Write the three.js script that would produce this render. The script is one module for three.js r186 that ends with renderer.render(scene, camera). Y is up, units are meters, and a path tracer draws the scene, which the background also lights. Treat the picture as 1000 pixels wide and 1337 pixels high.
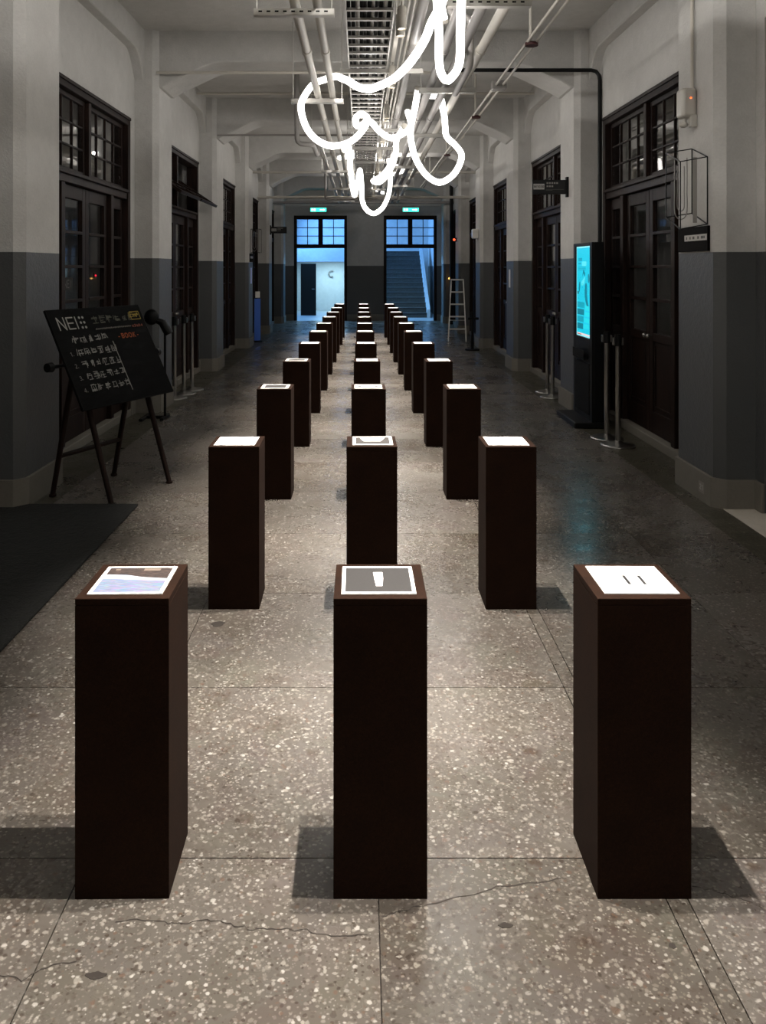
import * as THREE from 'three';
import { RoundedBoxGeometry } from 'three/addons/geometries/RoundedBoxGeometry.js';
import { mergeGeometries } from 'three/addons/utils/BufferGeometryUtils.js';
import { RectAreaLightUniformsLib } from 'three/addons/lights/RectAreaLightUniformsLib.js';

// ---------------------------------------------------------------- camera, exposure, light levels
RectAreaLightUniformsLib.init();
const scene = new THREE.Scene();
const renderer = new THREE.WebGLRenderer({ antialias: true });
renderer.toneMapping = THREE.LinearToneMapping;
renderer.toneMappingExposure = 1.0;
renderer.shadowMap.enabled = true;
const EYE = 1.68;
const camera = new THREE.PerspectiveCamera(2 * Math.atan(1337 / 2 / 1060) * 180 / Math.PI, 1000 / 1337, 0.05, 80);
camera.position.set(0, EYE, 0);
camera.setViewOffset(1000, 1337, 28, 319, 1000, 1337);      // level camera with a shifted lens: verticals stay vertical
scene.background = new THREE.Color(0x020304);
const SPOT = 50, ROPE_LIGHT = 0.57, ROPE_GLOW = 3.4, DAY = 6.5, SCREEN = 1.0;

// ---------------------------------------------------------------- helpers
let seed = 20240611;
const rnd = () => { seed = (Math.imul(seed, 1664525) + 1013904223) >>> 0; return seed / 4294967296; };
const rr = (a, b) => a + (b - a) * rnd();
const taken = new Map();
function numbered(name) { const n = taken.get(name) ?? 0; taken.set(name, n + 1); return n ? `${name}_${String(n).padStart(3, '0')}` : name; }
function shade(o) { o.traverse((m) => { if (m.isMesh) { m.castShadow = true; m.receiveShadow = true; } }); return o; }
function thing(name, label, category, pos = [0, 0, 0], turn = 0, group) {
  const o = new THREE.Group(); o.name = numbered(name); o.position.set(...pos); o.rotation.y = turn;
  o.userData = { label, category }; if (group) o.userData.group = group; scene.add(o); return o;
}
function structure(name, label, category) {
  const o = new THREE.Group(); o.name = name; o.userData = { kind: 'structure', label, category }; scene.add(o); return o;
}
function part(name, geo, mat, parent, label) {
  const g = Array.isArray(geo) ? join(geo) : geo;
  const m = new THREE.Mesh(g, mat); m.name = name; m.castShadow = m.receiveShadow = true; if (label) m.userData.label = label; parent.add(m); return m;
}
function single(name, geo, mat, label, category, group) {
  const m = part(numbered(name), geo, mat, scene, label); m.userData.category = category; if (group) m.userData.group = group; return m;
}
function join(list) {
  return mergeGeometries(list.map((g) => { const n = g.index ? g.toNonIndexed() : g.clone(); for (const k of Object.keys(n.attributes)) if (!['position', 'normal', 'uv'].includes(k)) n.deleteAttribute(k); return n; }));
}
// uv in metres, taken from the side each face points to
function metreUV(g, ox = 0, oy = 0) {
  const n = g.index ? g.toNonIndexed() : g; n.computeVertexNormals();
  const p = n.attributes.position, q = n.attributes.normal, uv = new Float32Array(p.count * 2);
  for (let i = 0; i < p.count; i++) {
    const ax = Math.abs(q.getX(i)), ay = Math.abs(q.getY(i)), az = Math.abs(q.getZ(i));
    let u, v;
    if (ay >= ax && ay >= az) { u = p.getX(i); v = p.getZ(i); } else if (ax >= az) { u = p.getZ(i); v = p.getY(i); } else { u = p.getX(i); v = p.getY(i); }
    uv[2 * i] = u + ox; uv[2 * i + 1] = v + oy;
  }
  n.setAttribute('uv', new THREE.BufferAttribute(uv, 2)); return n;
}
// box from its limits
function bx(x0, x1, y0, y1, z0, z1) { const g = new THREE.BoxGeometry(x1 - x0, y1 - y0, z1 - z0); g.translate((x0 + x1) / 2, (y0 + y1) / 2, (z0 + z1) / 2); return metreUV(g); }
function rbx(x0, x1, y0, y1, z0, z1, r = 0.004, s = 1) { const g = new RoundedBoxGeometry(x1 - x0, y1 - y0, z1 - z0, s, r); g.translate((x0 + x1) / 2, (y0 + y1) / 2, (z0 + z1) / 2); return metreUV(g); }
const V = (x, y, z) => new THREE.Vector3(x, y, z);
function rod(a, b, r, r2 = r, seg = 10) {
  const A = V(...a), B = V(...b), g = new THREE.CylinderGeometry(r2, r, A.distanceTo(B), seg);
  g.applyQuaternion(new THREE.Quaternion().setFromUnitVectors(V(0, 1, 0), B.clone().sub(A).normalize()));
  const c = A.add(B).multiplyScalar(0.5); g.translate(c.x, c.y, c.z); return g;
}
function bar(a, b, w, h) {       // square bar between two points
  const A = V(...a), B = V(...b), g = new THREE.BoxGeometry(w, A.distanceTo(B), h);
  g.applyQuaternion(new THREE.Quaternion().setFromUnitVectors(V(0, 1, 0), B.clone().sub(A).normalize()));
  const c = A.add(B).multiplyScalar(0.5); g.translate(c.x, c.y, c.z); return g;
}
function disc(x, y, z, r, h, seg = 28) { const g = new THREE.CylinderGeometry(r, r, h, seg); g.translate(x, y, z); return g; }
function pipe(points, r, seg = 10, per = 8) { const c = new THREE.CatmullRomCurve3(points.map((p) => V(...p)), false, 'centripetal'); return new THREE.TubeGeometry(c, points.length * per, r, seg); }
// upright prism over a plan outline of [x, z]
function prism(plan, y0, y1) {
  const s = new THREE.Shape(plan.map(([x, z]) => new THREE.Vector2(x, -z)));
  const g = new THREE.ExtrudeGeometry(s, { depth: y1 - y0, bevelEnabled: false }); g.rotateX(-Math.PI / 2); g.translate(0, y0, 0); return metreUV(g);
}
const ORD = ['first', 'second', 'third', 'fourth', 'fifth', 'sixth', 'seventh', 'eighth', 'ninth', 'tenth', 'eleventh'];

// ---------------------------------------------------------------- textures
function canvasTexture(w, h, draw, repeat) {
  const c = document.createElement('canvas'); c.width = w; c.height = h; draw(c.getContext('2d'), w, h);
  const t = new THREE.CanvasTexture(c); t.colorSpace = THREE.SRGBColorSpace; t.magFilter = THREE.LinearFilter;
  if (repeat) { t.wrapS = t.wrapT = THREE.RepeatWrapping; t.repeat.set(repeat, repeat); } return t;
}
function valueNoise(cells) {
  const t = new Float32Array(cells * cells); for (let i = 0; i < t.length; i++) t[i] = rnd();
  return (u, v) => { const x = u * cells, y = v * cells, i = Math.floor(x), j = Math.floor(y), fx = x - i, fy = y - j, sx = fx * fx * (3 - 2 * fx), sy = fy * fy * (3 - 2 * fy);
    const a = (p, q) => t[(((q % cells) + cells) % cells) * cells + (((p % cells) + cells) % cells)];
    return (a(i, j) * (1 - sx) + a(i + 1, j) * sx) * (1 - sy) + (a(i, j + 1) * (1 - sx) + a(i + 1, j + 1) * sx) * sy; };
}
function dataTexture(n, f, repeat, srgb = true) {
  const d = new Uint8Array(n * n * 4);
  for (let y = 0; y < n; y++) for (let x = 0; x < n; x++) { const c = f(x / n, y / n), i = (y * n + x) * 4; for (let k = 0; k < 3; k++) d[i + k] = Math.max(0, Math.min(255, c[k] ?? c[0])); d[i + 3] = 255; }
  const t = new THREE.DataTexture(d, n, n); t.wrapS = t.wrapT = THREE.RepeatWrapping; t.magFilter = THREE.LinearFilter; if (srgb) t.colorSpace = THREE.SRGBColorSpace; t.repeat.set(1 / repeat, 1 / repeat); t.needsUpdate = true; return t;
}
// terrazzo: stone chips of many sizes bedded in a grey-brown cement
const TZ = 3.2;
function terrazzo(light) {
  const t = canvasTexture(2048, 2048, (c, W) => {
    c.fillStyle = 'rgb(114,107,98)'; c.fillRect(0, 0, W, W);
    for (let i = 0; i < 900; i++) { const x = rnd() * W, y = rnd() * W, r = rr(20, 110), d = rnd() < 0.55; c.fillStyle = d ? `rgba(84,70,58,${rr(0.03, 0.1)})` : `rgba(150,143,132,${rr(0.03, 0.09)})`; for (const dx of [0, -W, W]) for (const dy of [0, -W, W]) { if (x + dx < -r || x + dx > W + r || y + dy < -r || y + dy > W + r) continue; c.beginPath(); c.ellipse(x + dx, y + dy, r, r * rr(0.4, 1), rr(0, 3), 0, 7); c.fill(); } }
    const tones = [['184,176,163', 0.27], ['152,143,131', 0.26], ['104,94,84', 0.19], ['82,72,63', 0.13], ['214,208,197', 0.1], ['122,100,85', 0.05]];
    for (let i = 0; i < 115000; i++) {
      let q = rnd(), k = 0; while (q > tones[k][1] && k < tones.length - 1) { q -= tones[k][1]; k++; }
      const big = rnd(), r = big < 0.5 ? rr(1.0, 2.2) : big < 0.95 ? rr(2.2, 4.2) : rr(4.2, 6.5), x = rnd() * W, y = rnd() * W, n = 5 + (rnd() * 3 | 0), a0 = rr(0, 6.28), st = rr(0.6, 1.2);
      c.fillStyle = `rgba(${tones[k][0]},${rr(0.45, 0.95)})`; c.beginPath();
      for (let j = 0; j < n; j++) { const a = a0 + j / n * 6.283, q2 = r * rr(0.65, 1.1); const px = x + Math.cos(a) * q2, py = y + Math.sin(a) * q2 * st; if (j) c.lineTo(px, py); else c.moveTo(px, py); }
      c.fill();
    }
    for (let i = 0; i < 110; i++) { const x = rnd() * W, y = rnd() * W, r = rr(10, 45); for (let j = 0; j < 26; j++) { c.fillStyle = `rgba(70,50,38,${rr(0.05, 0.12)})`; c.beginPath(); c.arc(x + rr(-r, r), y + rr(-r, r) * 0.7, rr(2, 9), 0, 7); c.fill(); } }
  });
  t.wrapS = t.wrapT = THREE.RepeatWrapping; t.repeat.set(1 / TZ, 1 / TZ); return t;
}
const terrazzoMap = terrazzo();
const nA = valueNoise(8), nB = valueNoise(32), nC = valueNoise(96), nD = valueNoise(256);
const plasterMap = dataTexture(512, (u, v) => { const a = (nA(u, v) - 0.5) * 10 + (nB(u, v) - 0.5) * 8 + (nD(u, v) - 0.5) * 8; return [236 + a, 235 + a, 232 + a]; }, 2.4);
const plasterBump = dataTexture(512, (u, v) => [128 + (nB(u, v) - 0.5) * 90 + (nC(u, v) - 0.5) * 80 + (nD(u, v) - 0.5) * 70], 1.2, false);
const grainMap = dataTexture(512, (u, v) => { const a = (nB(u * 1, v * 0.125) - 0.5) * 90 + (nD(u, v * 0.0625) - 0.5) * 70 + (nA(u, v) - 0.5) * 30; return [200 + a, 190 + a, 182 + a]; }, 1.0);
const mdfMap = dataTexture(512, (u, v) => { const a = (nD(u, v) - 0.5) * 60 + (nC(u, v) - 0.5) * 36 + (nA(u, v) - 0.5) * 30; return [205 + a, 196 + a, 188 + a]; }, 0.5);
const roughFloor = dataTexture(512, (u, v) => [0, 150 + (nA(u, v) - 0.5) * 60 + (nB(u, v) - 0.5) * 46 + (nD(u, v) - 0.5) * 50, 0], TZ, false);

// ---------------------------------------------------------------- materials
const M = {
  floorA: new THREE.MeshStandardMaterial({ map: terrazzoMap, roughnessMap: roughFloor, roughness: 0.5, color: 0xbfc0c2 }),
  floorB: new THREE.MeshStandardMaterial({ map: terrazzoMap, roughnessMap: roughFloor, roughness: 0.46, color: 0xb2b2b2 }),
  floorC: new THREE.MeshStandardMaterial({ map: terrazzoMap, roughnessMap: roughFloor, roughness: 0.48, color: 0xc7c8ca }),
  border: new THREE.MeshStandardMaterial({ map: terrazzoMap, roughnessMap: roughFloor, roughness: 0.6, color: 0x8d8f82 }),
  grout: new THREE.MeshStandardMaterial({ color: 0x2b2520, roughness: 0.95 }),
  step: new THREE.MeshStandardMaterial({ map: plasterMap, roughness: 0.7, color: 0xcfc8bd }),
  skirting: new THREE.MeshStandardMaterial({ map: plasterMap, bumpMap: plasterBump, bumpScale: 0.002, roughness: 0.65, color: 0x7b766d }),
  plaster: new THREE.MeshStandardMaterial({ map: plasterMap, bumpMap: plasterBump, bumpScale: 0.003, roughness: 0.9, color: 0xcbcac8 }),
  wainscot: new THREE.MeshStandardMaterial({ bumpMap: plasterBump, bumpScale: 0.003, roughness: 0.5, color: 0x4b4c4c }),
  ceiling: new THREE.MeshStandardMaterial({ map: plasterMap, bumpMap: plasterBump, bumpScale: 0.003, roughness: 0.95, color: 0xc4c3c1 }),
  wood: new THREE.MeshPhysicalMaterial({ map: grainMap, roughness: 0.55, specularIntensity: 0.35, color: 0x25160f }),
  pane: new THREE.MeshPhysicalMaterial({ color: 0xffffff, transmission: 1, roughness: 0.02, thickness: 0, ior: 1.5 }),
  pedestal: new THREE.MeshPhysicalMaterial({ map: mdfMap, roughness: 0.8, specularIntensity: 0.22, color: 0x2b1a0f }),
  galvanised: new THREE.MeshStandardMaterial({ color: 0xb5b2ac, roughness: 0.45, metalness: 0.55 }),
  whitePipe: new THREE.MeshStandardMaterial({ color: 0xb9b4aa, roughness: 0.5 }),
  greyPipe: new THREE.MeshStandardMaterial({ color: 0x8c8884, roughness: 0.55 }),
  black: new THREE.MeshPhysicalMaterial({ color: 0x080808, roughness: 0.5, specularIntensity: 0.45 }),
  blackMatt: new THREE.MeshPhysicalMaterial({ color: 0x0c0c0c, roughness: 0.85, specularIntensity: 0.3 }),
  plaqueBlack: new THREE.MeshPhysicalMaterial({ color: 0x0b0706, roughness: 0.8, specularIntensity: 0.15 }),
  offWhite: new THREE.MeshStandardMaterial({ color: 0xb4b0a8, roughness: 0.3 }),
  steel: new THREE.MeshStandardMaterial({ color: 0xa8a6a2, roughness: 0.28, metalness: 1 }),
  white: new THREE.MeshStandardMaterial({ color: 0xe4e1da, roughness: 0.35 }),
  redCap: new THREE.MeshStandardMaterial({ color: 0x3a0f0d, roughness: 0.6 }),
  mat: new THREE.MeshStandardMaterial({ bumpMap: plasterBump, bumpScale: 0.006, color: 0x0d0e0a, roughness: 1 }),
  rope: new THREE.MeshStandardMaterial({ color: 0xffffff, emissive: 0xfffaf4, emissiveIntensity: ROPE_GLOW, roughness: 0.6 }),
  lens: new THREE.MeshStandardMaterial({ color: 0xffffff, emissive: 0xfff0dc, emissiveIntensity: 6, roughness: 0.4 }),
  stairwall: new THREE.MeshStandardMaterial({ map: plasterMap, roughness: 0.9, color: 0xd6d9dc }),
  stairlow: new THREE.MeshStandardMaterial({ roughness: 0.7, color: 0x70787e }),
  stairfloor: new THREE.MeshStandardMaterial({ map: plasterMap, roughness: 0.45, color: 0x9fa6ac }),
  stairstone: new THREE.MeshStandardMaterial({ map: terrazzoMap, roughness: 0.6, color: 0x8d939a }),
  easelwood: new THREE.MeshPhysicalMaterial({ map: grainMap, roughness: 0.6, specularIntensity: 0.4, color: 0x291811 }),
  acrylic: new THREE.MeshPhysicalMaterial({ color: 0xffffff, transmission: 1, roughness: 0.04, thickness: 0, ior: 1.45 }),
};

// ---------------------------------------------------------------- the corridor shell
const XL = -2.36, WL = -2.63, XR = 2.474, WR = 2.745;         // pilaster faces and wall planes
const CEIL = 4.44, WAIN = 1.79, T = 0.25, DOORH = 3.38, END = 25.7, BACK = -4.5;
const PIL0 = 5.65, PITCH = 3.757, PLEN = 0.75, NP = 6, CH = 0.065;
const pil = (k) => PIL0 + PITCH * k;
const doorSpan = (k) => { const c = (pil(k) + PLEN + pil(k + 1)) / 2, w = k === 0 ? 2.6 : 2.76; return [c - w / 2, c + w / 2]; };

// floor: slabs with open joints on a dark bed
{
  const floor = structure('floor', 'grey terrazzo floor laid in large slabs', 'floor');
  part('bed', bx(-5.4, 5.4, -0.12, -0.012, -END, -BACK), M.grout, floor);
  part('side_room_floor', [bx(-5.4, WL - T, -0.0121, -0.002, -END, -BACK), bx(WR + T, 5.4, -0.0121, -0.002, -END, -BACK)], M.floorB, floor);
  const cols = [WL - T, -2.2, -1.605, -0.78, 0.045, 0.81, 0.868, 1.69, 2.3, WR + T], gap = 0.0016;
  const rows = []; for (let d = -4.27; d < END - 0.3; d += 0.94) rows.push(d); rows.push(END);
  for (let r = 0; r + 1 < rows.length; r++) for (let c = 0; c + 1 < cols.length; c++) {
    if (rows[r + 1] < 1 && r % 2) continue;
    const d0 = rows[r], d1 = rows[r + 1] < 1 ? Math.min(rows[r + 2], 1.37) : rows[r + 1];
    const g = new THREE.BoxGeometry(cols[c + 1] - cols[c] - 2 * gap, 0.011, d1 - d0 - 2 * gap);
    const lift = rr(-0.0004, 0.0003);
    g.translate((cols[c] + cols[c + 1]) / 2, -0.0055 + lift, -(d0 + d1) / 2);
    const edge = c === 0 || c === cols.length - 2;
    part('slab', metreUV(g, rr(0, TZ), rr(0, TZ)), edge ? M.border : c === 5 ? M.floorB : [M.floorA, M.floorB, M.floorC][(rnd() * 3) | 0], floor);
  }
  // cracks and dark inclusions of the near slabs
  const cracks = [
    [[-0.634, -2.086], [-0.576, -2.091], [-0.505, -2.082], [-0.455, -2.079], [-0.399, -2.091], [-0.337, -2.077], [-0.276, -2.06], [-0.218, -2.062], [-0.14, -2.058], [-0.062, -2.041], [0.035, -2.043]],
    [[0.055, -2.099], [0.1, -2.119], [0.157, -2.137], [0.261, -2.165], [0.37, -2.203], [0.477, -2.219], [0.577, -2.239]],
    [[-0.858, -1.926], [-0.802, -1.914], [-0.757, -1.947], [-0.674, -1.973]],
    [[0.895, -2.205], [0.947, -2.192], [0.997, -2.165], [1.044, -2.144]],
  ];
  for (const line of cracks) {
    const pts = []; for (let i = 0; i + 1 < line.length; i++) for (let s = 0; s < 5; s++) { const t = s / 5; pts.push([line[i][0] * (1 - t) + line[i + 1][0] * t + rr(-0.003, 0.003), line[i][1] * (1 - t) + line[i + 1][1] * t + rr(-0.005, 0.005)]); }
    const pos = [], idx = [];
    pts.forEach(([x, z], i) => { const w = rr(0.0007, 0.0022); pos.push(x, 0.0006, z - w, x, 0.0006, z + w); if (i) { const a = 2 * i - 2; idx.push(a, a + 1, a + 2, a + 1, a + 3, a + 2); } });
    const g = new THREE.BufferGeometry(); g.setAttribute('position', new THREE.Float32BufferAttribute(pos, 3)); g.setIndex(idx); g.computeVertexNormals();
    part('crack', metreUV(g), M.grout, floor);
  }
  for (const [x, z, a, b] of [[-0.629, -1.926, 0.03, 0.012], [-0.678, -3.826, 0.035, 0.03], [0.368, -2.074, 0.02, 0.01], [0.77, -2.011, 0.01, 0.009]]) {
    const s = new THREE.Shape(); for (let i = 0; i < 12; i++) { const t = i / 12 * 6.283, q = rr(0.7, 1.1); s[i ? 'lineTo' : 'moveTo'](x + Math.cos(t) * a * q, -z + Math.sin(t) * b * q); }
    const g = new THREE.ExtrudeGeometry(s, { depth: 0.0008, bevelEnabled: false }); g.rotateX(-Math.PI / 2); part('dark_inclusion', metreUV(g), M.grout, floor);
  }
  // pale stone in front of the two side openings nearest to the camera
  for (const [x0, x1] of [[-3.1, XL - 0.07], [XR + 0.04, 3.1]]) part('threshold_stone', rbx(x0, x1, -0.001, 0.006, -5.66, -2.1, 0.002), M.step, floor);
}

// side walls with their pilasters
function sideWall(side) {
  const left = side === 'left', s = left ? -1 : 1, w = left ? WL : WR, xp = left ? XL : XR, out = w + s * T;
  const wall = structure('wall_' + side, `${side} corridor wall, white above and dark grey below`, 'wall');
  const lo = Math.min(w, out), hi = Math.max(w, out), up = [], low = [], skirt = [];
  const solid = (d0, d1, y0 = 0, y1 = CEIL) => { if (y1 > WAIN) up.push(bx(lo, hi, Math.max(y0, WAIN), y1, -d1, -d0)); if (y0 < WAIN) low.push(bx(lo, hi, y0, Math.min(y1, WAIN), -d1, -d0)); };
  const base = (d0, d1) => skirt.push(rbx(Math.min(w, w - s * 0.022), Math.max(w, w - s * 0.022), 0, 0.205, -d1, -d0, 0.006));
  let at = BACK; const opens = [[2.2, 5.53, 0], ...[0, 1, 2, 3, 4].map((k) => [...doorSpan(k), 1])];
  for (const [a, b] of opens) { solid(at, a); base(at, a); solid(a, b, DOORH); at = b; }
  solid(at, END); base(at, END);
  part('plaster', up, M.plaster, wall); part('wainscot', low, M.wainscot, wall); part('skirting', skirt, M.skirting, wall);
  for (let k = 0; k < NP; k++) {
    const d0 = pil(k), d1 = d0 + PLEN, plan = (o) => [[w, -d0 + o], [xp + s * (CH + 0.0) - s * o * 0.4, -d0 + o], [xp - s * o, -d0 - CH + o * 0.4], [xp - s * o, -d1 + CH - o * 0.4], [xp + s * CH - s * o * 0.4, -d1 - o], [w, -d1 - o]];
    const fix = (pl) => (left ? pl : pl.slice().reverse());
    const p = part('pilaster', prism(fix(plan(0)), WAIN, CEIL), M.plaster, wall);
    part('wainscot', prism(fix(plan(0)), 0, WAIN), M.wainscot, p);
    part('skirting', prism(fix(plan(0.025)), 0, 0.205), M.skirting, p);
  }
  return wall;
}
const wallLeft = sideWall('left'), wallRight = sideWall('right');

// ceiling, cross beams with haunches, beams along the walls
{
  const ceil = structure('ceiling', 'white plaster ceiling crossed by haunched beams', 'ceiling');
  part('slab', bx(-5.4, 5.4, CEIL, CEIL + 0.2, -END, -BACK), M.ceiling, ceil);
  for (let k = 0; k < NP; k++) {
    const sh = new THREE.Shape(), a = XL - 0.02, b = XR + 0.02, y = 4.1;
    sh.moveTo(a, CEIL); sh.lineTo(a, 3.8); sh.lineTo(XL + 0.03, 3.8); sh.quadraticCurveTo(XL + 0.07, 3.83, XL + 0.14, 3.87);
    sh.lineTo(XL + 0.52, 4.05); sh.quadraticCurveTo(XL + 0.62, y, XL + 0.76, y); sh.lineTo(XR - 0.76, y); sh.quadraticCurveTo(XR - 0.62, y, XR - 0.52, 4.05);
    sh.lineTo(XR - 0.14, 3.87); sh.quadraticCurveTo(XR - 0.07, 3.83, XR - 0.03, 3.8); sh.lineTo(b, 3.8); sh.lineTo(b, CEIL); sh.closePath();
    const g = new THREE.ExtrudeGeometry(sh, { depth: PLEN - 2 * CH - 0.04, bevelEnabled: true, bevelSize: 0.02, bevelThickness: 0.02, bevelSegments: 2, curveSegments: 6 });
    g.translate(0, 0, -pil(k) - PLEN + CH + 0.02); part('beam', metreUV(g), M.ceiling, ceil);
  }
  for (const s of [-1, 1]) for (let k = -2; k < NP - 1; k++) {
    const d0 = k < 0 ? pil(k) + PLEN : pil(k) + PLEN, d1 = pil(k + 1), w = s < 0 ? WL : WR, sh = new THREE.Shape();
    sh.moveTo(d0, CEIL); sh.lineTo(d0, 3.86); sh.quadraticCurveTo(d0 + 0.12, 4.05, d0 + 0.24, 4.12); sh.quadraticCurveTo(d0 + 0.3, 4.16, d0 + 0.4, 4.16);
    sh.lineTo(d1 - 0.4, 4.16); sh.quadraticCurveTo(d1 - 0.3, 4.16, d1 - 0.24, 4.12); sh.quadraticCurveTo(d1 - 0.12, 4.05, d1, 3.86); sh.lineTo(d1, CEIL); sh.closePath();
    const g = new THREE.ExtrudeGeometry(sh, { depth: 0.1, bevelEnabled: true, bevelSize: 0.008, bevelThickness: 0.012, bevelSegments: 1, curveSegments: 5 });
    g.rotateY(Math.PI / 2); g.translate(s < 0 ? w : w - 0.1, 0, 0); part('wall_beam', metreUV(g), M.ceiling, ceil);
  }
}

// far wall with two doorways, wall behind the camera, outer walls of the dark side rooms
const FAR = [[-2.14, -0.46], [0.7, 2.38]], FT = 0.22;
{
  const wall = structure('wall_far', 'end wall of the corridor with two doorways', 'wall');
  const up = [], low = [], sk = [], xs = [WL - T, FAR[0][0], FAR[0][1], FAR[1][0], FAR[1][1], WR + T], z0 = -END - FT, z1 = -END, wn = 1.74;
  for (let i = 0; i < 6; i += 2) { up.push(bx(xs[i], xs[i + 1], wn, CEIL + 0.2, z0, z1)); low.push(bx(xs[i], xs[i + 1], 0, wn, z0, z1)); sk.push(rbx(xs[i], xs[i + 1], 0, 0.2, z1, z1 + 0.02, 0.005)); }
  for (const [a, b] of FAR) up.push(bx(a, b, 3.33, CEIL + 0.2, z0, z1));
  part('plaster', up, M.plaster, wall); part('wainscot', low, M.wainscot, wall); part('skirting', sk, M.skirting, wall);
  part('ledge', [rbx(WL, WR, 3.62, 3.7, z1, z1 + 0.06, 0.01), rbx(WL, WR, 3.86, 3.98, z1, z1 + 0.1, 0.01)], M.plaster, wall);
  const back = structure('wall_back', 'wall closing the corridor behind the camera', 'wall');
  part('plaster', [bx(-5.4, 5.4, WAIN, CEIL, -BACK, -BACK + 0.2)], M.plaster, back); part('wainscot', [bx(-5.4, 5.4, 0, WAIN, -BACK, -BACK + 0.2)], M.wainscot, back);
  for (const [side, s] of [['outer_left', -1], ['outer_right', 1]]) {
    const o = structure('wall_' + side, `${s < 0 ? 'left' : 'right'} side room walls seen through the door panes`, 'wall');
    part('plaster', bx(s < 0 ? -5.6 : 5.4, s < 0 ? -5.4 : 5.6, 0, CEIL + 0.2, -END, -BACK), M.plaster, o);
    part('end_wall', bx(s < 0 ? -5.4 : WR + T, s < 0 ? WL - T : 5.4, 0, CEIL, -END - FT, -END), M.plaster, o);
    for (const k of [0, 1, 2, 3, 4]) part('partition', bx(s < 0 ? -5.4 : WR + T, s < 0 ? WL - T : 5.4, 0, CEIL, -pil(k) - 0.45, -pil(k) - 0.3), M.plaster, o);
  }
}

// ---------------------------------------------------------------- doors
const boxes = new Map();
const shared = (key, make) => { if (!boxes.has(key)) boxes.set(key, make()); return boxes.get(key); };
let doorCount = 0, windowCount = 0;
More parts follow.
